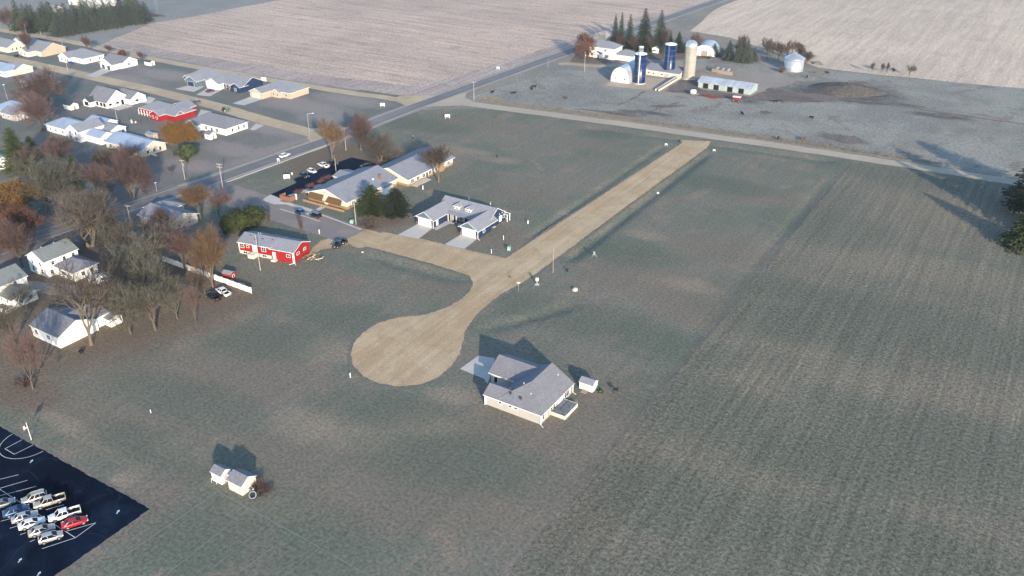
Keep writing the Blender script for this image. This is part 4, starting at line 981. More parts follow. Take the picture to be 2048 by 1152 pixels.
# ------------------------------------------------------------------ farmstead
h = House("farmhouse", "white two-storey farmhouse with grey hip roof on the dairy farm", "house", -226, 463)
h.block(-235.5, -219.4, 457.6, 468, 6.0, 'hip', .5, 'white', 'sh_light', .6); h.block(-219.6, -208.5, 459, 468, 2.9, 'hip', .5, 'white', 'sh_light', .5)
h.wins('S', 457.6, (-232.5, -225), 4.0, 1.2, 1.4); h.wins('S', 457.6, (-233.4,), .9, 1.1, 1.6); h.put('window', 'S', 457.6, -224, .8, 2.6, 1.5); h.put('door', 'S', 457.6, -229.3, 0, 1.1, 2.2, 'woodtrim')
h.block(-231.6, -227.2, 455.6, 457.5, 2.7, 'gy', .5, 'white', 'sh_dark', .3, z0=2.4); h.post("porch_post", -231.3, 455.9, 0, 2.6); h.post("porch_post", -227.5, 455.9, 0, 2.6)
h.wins('E', -219.4, (460,), 4.0, 1.0, 1.3); h.wins('W', -235.5, (460, 465), 4.0, 1.0, 1.3)
# gothic-arch barn
b = thing("arch_barn", "arched white barn with rounded gothic roof at the dairy farm", "barn", (-194.9, 415.4, 0))
def arch(w, hh, n=16):
    pts = []
    for i in range(n + 1):
        t = math.pi * i / n
        pts.append((-w/2*math.cos(t), hh * (math.sin(t) ** .8)))
    return pts
A = arch(10.4, 7.8)
q = MB(); q.poly([(x, 0, z) for x, z in A]); q.build("end_wall", M['white'], b); q = MB(); q.poly([(x, 20, z) for x, z in reversed(A)]); q.build("end_wall", M['white'], b)
q = MB(); A2 = arch(10.9, 8.05)
q.loft([[(x, -.3, z) for x, z in A2] , [(x, 20.3, z) for x, z in A2]], cap=False); q.f.pop(16); q.m.pop(16); q.build("roof", M['tinroof'], b)
for x in (-2.7, 2.7):
    fm, pn = window_meshes(.9, .7, 'window', 'whiteplain'); o = link("window", fm, b, (x, -.02, 1.6)); link("pane", pn.mesh("pane", [M['glass']]), o)
q = MB(); q.box(-1.9,1.9,-.08,-.01,0,3.2); q.build("barn_door", M['whiteplain'], b)
# silos
def silo(name, label, c, r, hh, mat, rings, top, group=None):
    s_ = thing(name, label, "silo", c, 0, group)
    q = MB(); q.lathe([(r, -.05), (r, hh)], 28); q.build("shell", M[mat], s_, True)
    for z in rings:
        q = MB(); q.lathe([(r+.01, z-.03), (r+.035, z-.02), (r+.035, z+.02), (r+.01, z+.03)], 28); q.build("hoop", M['metal' if mat == 'siloblue' else 'silocon'], s_, True)
    q = MB()
    if top == 'dome': q.lathe([(r+.12, hh-.1), (r*.98, hh+r*.35), (r*.75, hh+r*.72), (r*.4, hh+r*.92), (.02, hh+r)], 28); q.build("dome", M['dome'], s_, True)
    else: q.lathe([(r+.08, hh-.15), (r+.08, hh+.1), (r*.5, hh+.6), (.02, hh+.9)], 28); q.build("cap", M['whiteplain'], s_, False)
    q = MB(); q.lathe([(r+.35, -.05), (r+.35, .5), (r, .5)], 28); q.build("footing", M['concrete'], s_, False)
    ca = math.atan2(-c.y, -c.x) - .25; q = MB()
    for k in (-.25, .25): q.box((r+.15)-.04, (r+.15)+.04, k-.03, k+.03, .5, hh)
    for i in range(int(hh / .6)): q.box(r+.12, r+.18, -.25, .25, .6+i*.6, .65+i*.6)
    o = q.build("ladder", M['metal'], s_); o.rotation_euler = (0,0,ca)
    return s_
c1 = P(1278,166); s1 = silo("blue_silo", "blue steel silo with ladder chute beside the arched barn", c1, 3.1, HT(1278,166,107), 'siloblue', (4, 7.2, 10.4, 13.2), 'cap')
q = MB(); ca = math.atan2(-c1.y, -c1.x); q.tube((3.4,0,.6),(3.4,0,15.6),.24,.24,10); q.box(3.1,3.9,-.45,.45,15.4,16.2); o = q.build("chute", M['whiteplain'], s1); o.rotation_euler = (0,0,ca-.1)
q = MB(); 
for i in range(8):
    t = i*math.pi/4; q.tube((math.cos(t)*1.2, math.sin(t)*1.2, 15.4), (math.cos(t)*1.2, math.sin(t)*1.2, 18.6), .05, .05, 5)
q.lathe([(1.25,16.6),(1.3,16.7),(1.25,16.8)],12); q.lathe([(1.25,17.6),(1.3,17.7),(1.25,17.8)],12); o = q.build("top_cage", M['metal'], s1)
q = MB(); q.lathe([(1.35,18.5),(1.35,18.7),(.02,19.1)],12); q.build("cage_cap", M['whiteplain'], s1)
c2 = P(1337,151); silo("blue_silo", "taller blue steel silo rising behind the low dairy barn roof", c2, 3.1, HT(1337,151,88), 'siloblue', (8.2, 11, 13.8), 'cap')
c3 = P(1377,157); silo("concrete_silo", "tan concrete stave silo with shiny metal dome", c3, 3.1, HT(1377,157,92), 'silocon', [1+i*1.05 for i in range(16)], 'dome')
h = House("dairy_barn", "low tan dairy barn with pale roof between the silos", "barn", -181, 441)
h.block(-191.0, -171.2, 437.4, 452, 2.7, 'gx', .26, 'cream', 'sh_light', .5)
h.wins('S', 437.4, (-188.6,-185.8,-181), .9, 1.0, .8); h.put('door', 'S', 437.4, -178.4, 0, 2.6, 2.1, 'beige'); h.box("roof_ridge_sheet", -191.4, -189, 437.1, 452.3, 2.95, 3.05, 'whiteplain')
h = House("pole_barn", "long open-fronted pole barn with tin roof on the muddy yard", "barn", -143, 433)
h.block(-157, -129.6, 428.2, 439, 2.9, 'gx', .3, 'paleboard', 'tinroof', .5, trim='tinroof')
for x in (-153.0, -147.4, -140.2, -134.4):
    h.put('door', 'S', 428.2, x, 0, 2.7, 2.5, 'dark', 'woodtrim')  # open bays: near-black panels paint the shade inside, no real opening
# feed bunk conveyor
a_, b_ = P(1314,183), P(1358,156); d_ = (b_ - a_); L_ = d_.length
f = thing("feed_bunk", "long pale feed bunk running from the dairy barn across the yard", "feed bunk", a_, math.atan2(d_.y, d_.x))
for y in (-.9, .9):
    q = MB(); q.box(0, L_, y-.22, y+.22, .2, 1.25); q.build("bunk_side", M['cream'], f)
q = MB(); q.box(.2, L_-.2, -.68, .68, .15, .35); q.build("bunk_floor", M['mud'], f)
q = MB(); q.tube((0,0,1.5),(L_,0,2.0),.22,.22,8); q.build("auger", M['metal'], f)
for i in range(5):
    x = L_*(i+.3)/5
    q = MB(); q.box(x-.08,x+.08,-.08,.08,.35,1.8); q.build("stand", M['woodtrim'], f)
# grain bin
c = P(1586,140); g_ = thing("grain_bin", "round corrugated steel grain bin with conical roof", "grain bin", c)
q = MB(); q.lathe([(5.2,-.05),(5.2,6.6)],32); q.build("shell", M['galv'], g_, True)
q = MB(); q.lathe([(5.5,6.45),(5.4,6.7),(.6,9.2),(.6,9.5),(.02,9.7)],32); q.build("roof", M['dome'], g_)
for z in (1.3,2.6,3.9,5.2):
    q = MB(); q.lathe([(5.21,z-.06),(5.27,z),(5.21,z+.06)],32); q.build("rib", M['galv'], g_, True)
q = MB(); q.box(-.5,.5,-5.32,-5.1,0,1.9); q.build("hatch", M['dome'], g_)
# hoop shed behind, white hut, fallen shed
c = P(1408,112); b = thing("hoop_shed", "weathered white quonset shed partly behind the concrete silo", "shed", c, math.radians(8))
A = arch(12, 6.2); q = MB(); q.poly([(x, 0, z) for x, z in A]); q.build("end_wall", M['white'], b); q = MB(); q.poly([(x, 14, z) for x, z in reversed(A)]); q.build("end_wall", M['white'], b)
q = MB(); A2 = arch(12.5, 6.4); q.loft([[(x,-.3,z) for x,z in A2],[(x,14.3,z) for x,z in A2]], cap=False); q.f.pop(16); q.m.pop(16); q.build("roof", M['tinroof'], b)
q = MB(); q.box(-1.8,1.8,-.08,-.01,0,3); q.build("door", M['woodtrim'], b)
hut("milk_hut", "small white hut under the tall farm spruces", "shed", P(1312,105), 4, 3.4, 2.6, 'white', 'sh_light', 'gy')
c = P(1448,146); f = thing("fallen_shed", "collapsed old wooden shed with bare rafters in the weeds", "shed", c, math.radians(-4))
q = MB(); q.box(-6,6,-2.8,-2.6,-.05,2.0); q.box(-6,-5.8,-2.6,3,-.05,1.6); q.build("wall", M['woodtrim'], f)
for i in range(12):
    x = -6 + i*1.1; q = MB(); q.obox((x,0,2.5), (.16,6.4,.16), 0, 0, math.radians(16 + (i*37 % 7))); q.build("rafter", M['bark'], f)
for i in range(7):
    q = MB(); q.obox((-4.8+i*1.6, -1.2, 2.4), (1.3,2.2,.06), .05*(i%3), 0, math.radians(18)); q.build("roof_sheet", M['tinroof' if i%2 else 'mud'], f)
# ------------------------------------------------------------------ trees
def rot_dir(d, ang, rnd):
    a = Vector((rnd.uniform(-1,1), rnd.uniform(-1,1), rnd.uniform(-1,1)))
    ax = d.cross(a)
    if ax.length < 1e-4: ax = Vector((1,0,0))
    return (Matrix.Rotation(ang, 3, ax.normalized()) @ d).normalized()
def gen_bare(seed, h=14.0, limbs=6, fork=.22, open_=.75, counts=(6,6,5,4), leaves=0, leafsize=.22, up=.25, twigw=.013, multi=1):
    r = random.Random(seed); T, C, LF = MB(), MB(), MB()
    lens = (h*.40, h*.23, h*.13, h*.075, h*.055)
    rad = h * .019
    def branch(p, d, L, rd, lev):
        nseg = 4 if lev == 0 else (3 if lev < 3 else (2 if lev == 3 else 1))
        pts = [Vector(p)]; dirs = []
        dd = Vector(d)
        for i in range(nseg):
            dd = (dd + Vector((r.uniform(-1,1), r.uniform(-1,1), r.uniform(-.8,1))) * .26 + Vector((0,0,up*.16))).normalized()
            pts.append(pts[-1] + dd * (L / nseg)); dirs.append(dd.copy())
        for i in range(nseg):
            r0 = rd * (1 - .65*i/nseg); r1 = rd * (1 - .65*(i+1)/nseg)
            if lev <= 1: T.tube(pts[i], pts[i+1], r0, r1, 6 if lev == 0 else 5, 0, False)
            elif lev == 2: C.tube(pts[i], pts[i+1], max(r0,.05), max(r1,.03), 3, 0, False)
            elif lev == 3: C.ribbon(pts[i], pts[i+1], max(r0,.03), max(r1,.02), r)
            else: C.ribbon(pts[i], pts[i+1], max(r0, twigw), max(r1, twigw*.55), r)
        if lev >= 4:
            if leaves and r.random() < leaves:
                e = pts[-1]
                for _ in range(3):
                    q = e + Vector((r.gauss(0,.25), r.gauss(0,.25), r.gauss(0,.2)))
                    u = Vector((r.uniform(-1,1), r.uniform(-1,1), r.uniform(-1,1))).normalized() * leafsize
                    v = u.cross(Vector((r.uniform(-1,1), r.uniform(-1,1), r.uniform(-1,1)))).normalized() * leafsize * .7
                    LF.poly([q-u, q+v, q+u])
            return
        n = counts[lev]
        for k in range(n):
            f = .35 + .65 * (k + r.random()) / n if lev > 0 else .25 + .75*(k + r.random())/n
            i = min(nseg-1, int(f * nseg)); q = pts[i].lerp(pts[i+1], f*nseg - i)
            branch(q, rot_dir(dirs[i], r.uniform(.35, .95) * open_ * 1.1, r), lens[lev+1] * r.uniform(.7, 1.15), rd * .5, lev + 1)
        branch(pts[-1], rot_dir(dirs[-1], r.uniform(.05,.3), r), lens[lev+1] * r.uniform(.8,1.1), rd*.35, lev + 1)
    for mstem in range(multi):
        ang0 = 6.283 * mstem / multi
        base = Vector((.3*math.cos(ang0), .3*math.sin(ang0), -.15)) if multi > 1 else Vector((0,0,-.15))
        d0 = Vector((math.cos(ang0)*.3, math.sin(ang0)*.3, 1)).normalized() if multi > 1 else Vector((r.uniform(-.06,.06), r.uniform(-.06,.06), 1)).normalized()
        top = base + d0 * (h * fork + .15)
        T.tube(base, base + d0*.6, rad*1.5, rad*1.08, 8, 0, False); T.tube(base + d0*.6, top, rad*1.08, rad*.85, 8, 0, False)
        nl = limbs if multi == 1 else max(3, limbs // multi + 1)
        for k in range(nl):
            t = 6.283 * (k + r.uniform(-.3,.3)) / nl
            tilt = r.uniform(.25, .8) * open_ if k else .06
            d = Vector((math.sin(tilt)*math.cos(t), math.sin(tilt)*math.sin(t), math.cos(tilt)))
            f = r.uniform(.75, 1.0)
            branch(base.lerp(top, f), d, lens[0] * r.uniform(.8, 1.1), rad * .62, 0)
    return T, C, LF
def gen_spruce(seed, h=14.0, rad=3.2, levels=30, nb=11, pw=.85, droop=.35, zmin=.04, size=1.0, up_tip=0.0):
    r = random.Random(seed); T, C = MB(), MB()
    T.tube((0,0,-.15), (0,0,h*.5), h*.016, h*.010, 7, 0, False); T.tube((0,0,h*.5), (0,0,h*.985), h*.010, h*.002, 6, 0, False)
    for lv in range(levels):
        f = zmin + (1 - zmin) * (lv / levels) ** .92; z = h * f
        R = rad * ((1 - f) ** pw) * r.uniform(.82, 1.12) + .18
        n = max(4, int(nb * (.45 + .55 * (1 - f))))
        for k in range(n):
            t = 6.283 * (k + r.random()) / n; L = R * r.uniform(.7, 1.12)
            d = Vector((math.cos(t), math.sin(t), 0)); s = Vector((-d.y, d.x, 0))
            m = 4
            prev = Vector((0,0,z))
            for i in range(1, m + 1):
                g_ = i / m
                p = d * (L * g_) + Vector((0,0, z - droop * L * g_ * g_ + up_tip * L * g_ ** 3 + r.uniform(-.06,.06)))
                w = (.16 + .30 * math.sin(g_ * 2.6)) * size * (0.5 + .18 * L)
                for sg in (-1, 1):
                    tip = p + s * (sg * w * r.uniform(.8, 1.5)) + d * (w * r.uniform(.2, .9)) - Vector((0,0, w * r.uniform(.15, .6)))
                    C.poly([prev, p, tip])
                up_ = p + Vector((0,0, w * r.uniform(.25, .6))) + d * (w * .4); C.poly([prev, p + s*.1, up_])
                prev = p
    return T, C
def gen_dense(seed, h, rx, ry, n=3600, size=.30, zc=.5, flat=.0, trunk=True, clumps=26):
    r = random.Random(seed); T, C = MB(), MB()
    if trunk:
        for k in range(3): T.tube((r.uniform(-.3,.3)*rx*.3, r.uniform(-.3,.3)*ry*.3, -.1), (r.uniform(-.3,.3)*rx, r.uniform(-.3,.3)*ry, h*.7), .14, .05, 6, 0, False)
    cl = []
    for k in range(clumps):
        while True:
            v = Vector((r.uniform(-1,1), r.uniform(-1,1), r.uniform(-1,1)))
            if .3 < v.length < 1: break
        v = v.normalized() * r.uniform(.55, .86)
        cl.append((v, r.uniform(.22, .4)))
    for k in range(n):
        if r.random() < .8:
            c, cr = r.choice(cl); d = Vector((r.gauss(0,1), r.gauss(0,1), r.gauss(0,1))).normalized() * cr * r.uniform(.65, 1.08); v = c + d
        else:
            v = Vector((r.gauss(0,1), r.gauss(0,1), r.gauss(0,1))).normalized() * r.uniform(.3, .85)
        p = Vector((v.x*rx, v.y*ry, h*.52 + v.z*h*.5))
        if p.z < .05: p.z = r.uniform(.05, .5)
        nrm = (v + Vector((r.uniform(-.6,.6), r.uniform(-.6,.6), r.uniform(-.3,.9)))).normalized()
        u = nrm.cross(Vector((r.uniform(-1,1), r.uniform(-1,1), r.uniform(-1,1))))
        if u.length < 1e-3: continue
        u.normalize(); w = nrm.cross(u); s = size * r.uniform(.6, 1.4)
        C.poly([p - u*s, p + w*s*.8, p + u*s + nrm*s*.3])
    return T, C
def gen_shrub(seed, h=2.0, r0=1.4, stems=40):
    r = random.Random(seed); T, C = MB(), MB()
    for k in range(stems):
        t = r.uniform(0, 6.283); tilt = r.uniform(.05, .9)
        d = Vector((math.sin(tilt)*math.cos(t), math.sin(tilt)*math.sin(t), math.cos(tilt)))
        L = h * r.uniform(.6, 1.1); p = Vector((r.gauss(0,.15), r.gauss(0,.15), -.05)); q = p + d * L * .6
        T.tube(p, q, .035, .02, 3, 0, False)
        for j in range(9):
            e = q.lerp(p, r.random()*.5); C.ribbon(e, e + rot_dir(d, r.uniform(.1,.8), r) * L * r.uniform(.25,.55), .022, .01, r)
    return T, C

BARE = []
for i, kw in enumerate((dict(seed=11, limbs=6, fork=.16), dict(seed=23, limbs=7, open_=.95, fork=.12), dict(seed=37, limbs=6, open_=.55, fork=.2, up=.4), dict(seed=41, limbs=6, open_=1.0, fork=.14, multi=2), dict(seed=53, limbs=5, open_=.6, fork=.22, counts=(5,5,5,4)), dict(seed=67, limbs=8, open_=1.05, fork=.12, up=.15), dict(seed=101, limbs=5, open_=.9, fork=.16, counts=(5,5,4,3), up=.1), dict(seed=113, limbs=6, open_=1.05, fork=.12, counts=(5,4,4,3), up=.05))):
    T, C, _ = gen_bare(**kw); zt = max(v[2] for v in C.v); rr_ = sorted(math.hypot(v[0], v[1]) for v in C.v)[int(len(C.v)*.97)]
    BARE.append((T.mesh("trunk", [M['bark']], True), C.mesh("crown", [M['twig']]), zt, rr_))
LEAFY = []
for i, kw in enumerate((dict(seed=71, limbs=8, open_=1.0, fork=.14, leaves=.9, leafsize=.30), dict(seed=83, limbs=7, open_=.95, fork=.18, leaves=.6, leafsize=.26), dict(seed=97, limbs=8, open_=.9, fork=.10, leaves=.75, leafsize=.2, twigw=.03))):
    T, C, LF = gen_bare(**kw); zt = max(v[2] for v in C.v); rr_ = sorted(math.hypot(v[0], v[1]) for v in C.v)[int(len(C.v)*.97)]
    LEAFY.append((T.mesh("trunk", [M['bark']], True), C.mesh("branches", [M['twig']]), LF.mesh("leaves", [M['leaf_orange']]), zt, rr_))
def con(gen, mat, **kw):
    T, C = gen(**kw); zt = max(v[2] for v in C.v); rr_ = sorted(math.hypot(v[0], v[1]) for v in C.v)[int(len(C.v)*.96)]
    return (T.mesh("trunk", [M['bark']], True), C.mesh("crown", [M[mat]]), zt, rr_)
SPRUCE = [con(gen_spruce, 'needle', seed=s, rad=3.4, levels=34, nb=12) for s in (3, 5)]
WIND = [con(gen_spruce, 'needle_blue', seed=s, rad=3.6, levels=26, nb=11, pw=.7, droop=.3) for s in (7, 9, 15)]
PINE = [con(gen_spruce, 'needle_pine', seed=s, rad=4.2, levels=26, nb=12, pw=.55, droop=.12, zmin=.1, size=1.25, up_tip=.2) for s in (13, 17)]
ARBOR = [con(gen_spruce, 'arbor', seed=s, rad=2.4, levels=36, nb=12, pw=.6, droop=-.1, zmin=.03, size=.9) for s in (19,)]
CEDAR = [con(gen_dense, 'cedar', seed=s, h=8, rx=4, ry=4, n=6500, size=.27) for s in (21, 22)]
BUSH = [con(gen_dense, 'needle', seed=s, h=3, rx=2.2, ry=2.2, n=1800, size=.22, clumps=16) for s in (25,)]
WILLOW = [con(gen_dense, 'leaf_rust', seed=44, h=12, rx=5, ry=5, n=5200, size=.24, clumps=40)]
SHRUB = [con(gen_shrub, 'shrub_red', seed=s) for s in (31, 32)]
TR = random.Random(77)
def plant(lib, i, name, label, cat, px_, py_, top, width, crown, bark=None, group=None, leaf=None, h=None, sp=None, minh=0):
    """place one tree: base pixel point on the ground, height from its top, spread from its width"""
    g_ = P(px_, py_); it = lib[i % len(lib)]
    H = h if h else max(minh, HT(px_, py_, top)); R = sp if sp else max(.5, width * SCALE(px_, py_) / 2)
    zt, rr_ = it[-2], it[-1]; o = thing(name, label, cat, g_, TR.uniform(0, 6.283), group)
    sx, sz = R / rr_, H / zt
    names = ("trunk", "crown") if len(it) == 4 else ("trunk", "branches", "leaves")
    for nm, me in zip(names, it[:-2]):
        c = link(nm, me, o); c.scale = (sx, sx, sz)
        if nm in ("crown", "branches") and crown: paint(c, M[crown])
        if nm == "trunk" and bark: paint(c, M[bark])
        if nm == "leaves" and leaf: paint(c, M[leaf])
    return o

# bare trees in town
for a in (
 (7,1,(66,778),640,110,'twig_red','bark',"leaning bare tree fanning out at the lawn edge below the white bungalow"),
 (6,2,(183,690),518,135,'twig','bark_tan',"tall bare tree with tan trunk in front of the white bungalow"),
 (7,3,(262,668),555,120,'twig_grey','bark',"stout bare tree right of the tiny white outbuilding"),
 (6,4,(311,660),550,115,'twig_grey','bark',"bare tree with knotted trunk next to the leafy clearing"),
 (7,5,(355,638),540,95,'twig_grey','bark',"thin bare tree at the front of the thicket"),
 (1,6,(427,577),440,105,'twig_gold','bark_tan',"tall golden-tipped bare tree by the white vinyl fence"),
 (4,7,(411,567),470,40,'twig','bark',"slim bare tree just left of the golden-tipped tree"),
 (3,8,(181,492),368,160,'twig','bark_tan',"broad two-trunked bare maple by the side street"),
 (1,9,(44,534),425,120,'twig_red','bark',"reddish bare tree behind the white two-storey house"),
 (5,10,(98,425),300,150,'twig_grey','bark',"great dark spreading oak among the town trees"),
 (3,11,(266,398),292,110,'twig_red','bark_tan',"broken-topped bare tree with two pale trunks by the highway"),
 (2,12,(200,400),318,70,'twig_red','bark',"slender leaning bare tree behind the broad maple"),
 (6,13,(322,530),432,150,'twig','bark',"wide bare tree at the head of the vinyl fence"),
 (6,14,(285,575),462,110,'twig_grey','bark',"bare tree shading the swing set"),
 (7,15,(240,600),500,90,'twig','bark',"bare tree behind the camper trailer"),
 (7,16,(300,600),500,120,'twig_grey','bark',"crooked bare tree in the middle of the thicket"),
 (6,17,(250,535),440,100,'twig','bark_tan',"brownish bare tree right of the white annex"),
 (2,18,(372,545),455,80,'twig_red','bark',"bare tree leaning over the upper end of the vinyl fence"),
 (2,19,(402,442),358,72,'twig_gold','bark',"orange-tinted bare tree beside the cedar hedge"),
 (4,20,(439,436),378,55,'twig_red','bark',"small purple-grey bare tree left of the cedar hedge"),
 (1,21,(330,470),410,70,'twig_red','bark',"bare tree against the pale tan ranch house"),
 (2,22,(665,318),234,56,'twig_gold','bark_tan',"upright bare maple near the care home lot"),
 (0,23,(722,300),221,78,'twig_red','bark_tan',"round-headed reddish bare tree near the highway"),
 (3,24,(760,322),262,86,'twig','bark_tan',"low forked bare tree behind the care home"),
 (2,25,(877,365),280,66,'twig','bark_tan',"vase-shaped bare tree on the care home back lawn"),
 (5,26,(100,212),128,120,'twig_red','bark',"huge reddish bare tree in front of the red-panelled house"),
 (1,27,(85,262),175,110,'twig_red','bark',"bare tree near the column porch house"),
 (0,28,(120,330),268,110,'twig_red','bark',"dense reddish bare tree left of the winged white house"),
 (4,29,(250,340),290,80,'twig_red','bark',"bare tree in front of the blue metal roof house"),
 (1,30,(210,345),295,80,'twig','bark',"bare tree in front of the winged white house"),
 (0,31,(60,345),285,90,'twig','bark',"bare tree behind the great dark oak"),
 (7,32,(45,620),560,90,'twig_grey','bark',"tangled dark bare tree beside the railed porch steps"),
 (6,33,(30,690),600,80,'twig_grey','bark',"gnarled bare tree left of the white bungalow wall"),
 (2,34,(175,105),68,22,'twig_red','bark',"reddish street tree behind the white hip-roofed house"),
 (2,35,(218,108),88,16,'twig_red','bark',"small bare street tree by the field road"),
 (2,36,(283,125),100,14,'twig_red','bark',"small pinkish street tree near the lone white shed"),
 (2,37,(60,112),58,40,'twig_red','bark',"bare tree between the tan and yellow gabled houses"),
 (0,38,(20,62),10,50,'twig_red','bark',"bare tree at the west end of the windbreak"),
 (0,39,(52,75),30,36,'twig_red','bark',"reddish bare tree in front of the windbreak"),
 (4,40,(345,350),330,14,'twig','bark',"sapling near the blue metal roof house"),
 (4,41,(541,465),420,16,'twig','bark',"bare sapling on the red house front lawn"),
 (4,42,(604,480),425,16,'twig','bark',"thin sapling by the street in front of the red house"),
 (6,43,(393,650),565,40,'twig_red','bark',"young bare tree with mulch ring near the parked pickups"),
):
    plant(BARE, a[0], "bare_tree", a[7], "tree", a[2][0], a[2][1], a[3], a[4], a[5], a[6], "leafless trees of the town")
plant(LEAFY, 0, "autumn_tree", "round amber-leaved tree beside the white lane-corner ranch", "tree", 362, 296, 242, 66, 'twig_gold', 'bark', None, 'leaf_orange')
plant(LEAFY, 1, "oak_tree", "oak holding orange-brown leaves at the town's edge", "tree", 25, 440, 362, 110, 'twig_grey', 'bark', None, 'leaf_orange')
plant(LEAFY, 2, "oak_tree", "rust-red leaved tree below the orange-brown oak", "tree", 30, 500, 412, 120, 'twig_red', 'bark', None, 'leaf_rust')
plant(WILLOW, 0, "willow_tree", "rounded copper willow at the farm driveway", "tree", 1167, 118, 64, 44, None)
plant(LEAFY, 2, "street_tree", "small red-leaved street tree along the field road", "tree", 247, 120, 98, 16, 'twig_red', 'bark', None, 'leaf_rust')
# evergreens in town
plant(ARBOR, 0, "arborvitae", "tall yellow-green arborvitae left of the great dark oak", "tree", 40, 345, 255, 56, None, None)
plant(ARBOR, 0, "arborvitae", "narrow bright green arborvitae behind the great oak", "tree", 155, 380, 304, 30, None, None)
plant(ARBOR, 0, "arborvitae", "short green arborvitae near the winged white house", "tree", 68, 318, 272, 34, None, None)
plant(PINE, 0, "pine_tree", "bushy pine at the care home corner, left of a pair", "tree", 745, 431, 370, 58, None)
plant(PINE, 1, "pine_tree", "darker bushy pine at the care home corner, right of a pair", "tree", 793, 432, 377, 58, 'needle')
plant(BUSH, 0, "round_evergreen", "rounded evergreen below the amber-leaved tree", "shrub", 375, 320, 286, 42, 'needle_pine')
plant(BUSH, 0, "yew_bush", "dark sprawling yew under the two-trunked maple", "shrub", 218, 478, 438, 54, 'needle')
for i, (x, y, top, w) in enumerate(((508,452,409,52),(486,462,416,52),(463,468,430,44))):
    plant(CEDAR, i, "cedar_tree", ("cedar nearest the street in the dense clipped row", "middle cedar of the dense clipped row", "cedar nearest the golden tree in the dense clipped row")[i], "tree", x, y, top, w, None)
for i, (x, y, h_, w_) in enumerate(((597,388,2.4,2.0),(622,377,2.6,2.2),(645,367,2.8,2.4),(656,359,2.2,2.0),(750,336,3.2,4.0),(728,343,2.6,3.0))):
    plant(SHRUB, i, "dogwood_shrub", "bare reddish shrub bordering the care home parking lot", "shrub", x, y, 0, 0, 'shrub_red' if i < 4 else 'twig_red', None, "shrubs by the care home", h=h_, sp=w_)
for i, (x, y, h_, w_, l) in enumerate(((305,455,3,4,"reddish thicket shrub behind the tan ranch house"),(515,972,2.2,2.0,"rusty bramble beside the cream shed"),(528,985,1.4,2.2,"grey bramble heap behind the leaning tyre"),(740,452,1.6,4.5,"low brown brush under the care home pines"),(50,770,2.4,3.0,"brown brush at the foot of the leaning tree"),(2046,420,3.5,3.0,"bare red shrub between the field-edge evergreens"),(770,318,2.0,3,"brush pile under the low forked tree"),(320,560,2.4,4,"tangled brush along the vinyl fence"),(270,560,2.6,5,"tangled brush by the swing set"),(225,520,2.2,4,"brown brush behind the annex"))):
    plant(SHRUB, i, "brush", l, "shrub", x, y, 0, 0, 'twig_red', None, None, h=h_, sp=w_)
for i, (x, y, h_, w_, l) in enumerate(((1590,128,3.5,2.5,"orange weedy shrub against the grain bin"),(1563,145,4,2.5,"tall pinkish brush left of the grain bin"),(1450,118,3.5,3,"pinkish brush in front of the farm evergreens"),(1418,118,2.5,2,"brush by the quonset shed"))):
    plant(SHRUB, i, "brush", l, "shrub", x, y, 0, 0, 'twig_gold', None, None, h=h_, sp=w_)
# field-edge evergreens on the right
plant(PINE, 0, "pine_tree", "dark pine at the hay field's east edge", "tree", 2052, 425, 318, 92, 'needle')
plant(SPRUCE, 0, "spruce_tree", "spruce with grey-green boughs at the hay field edge", "tree", 2046, 492, 415, 82, 'needle_pine')
plant(SPRUCE, 1, "spruce_tree", "spruce behind the hay field edge pine", "tree", 2085, 470, 350, 90, 'needle')
plant(PINE, 1, "pine_tree", "pine just outside the hay field corner", "tree", 2110, 410, 300, 100, 'needle')
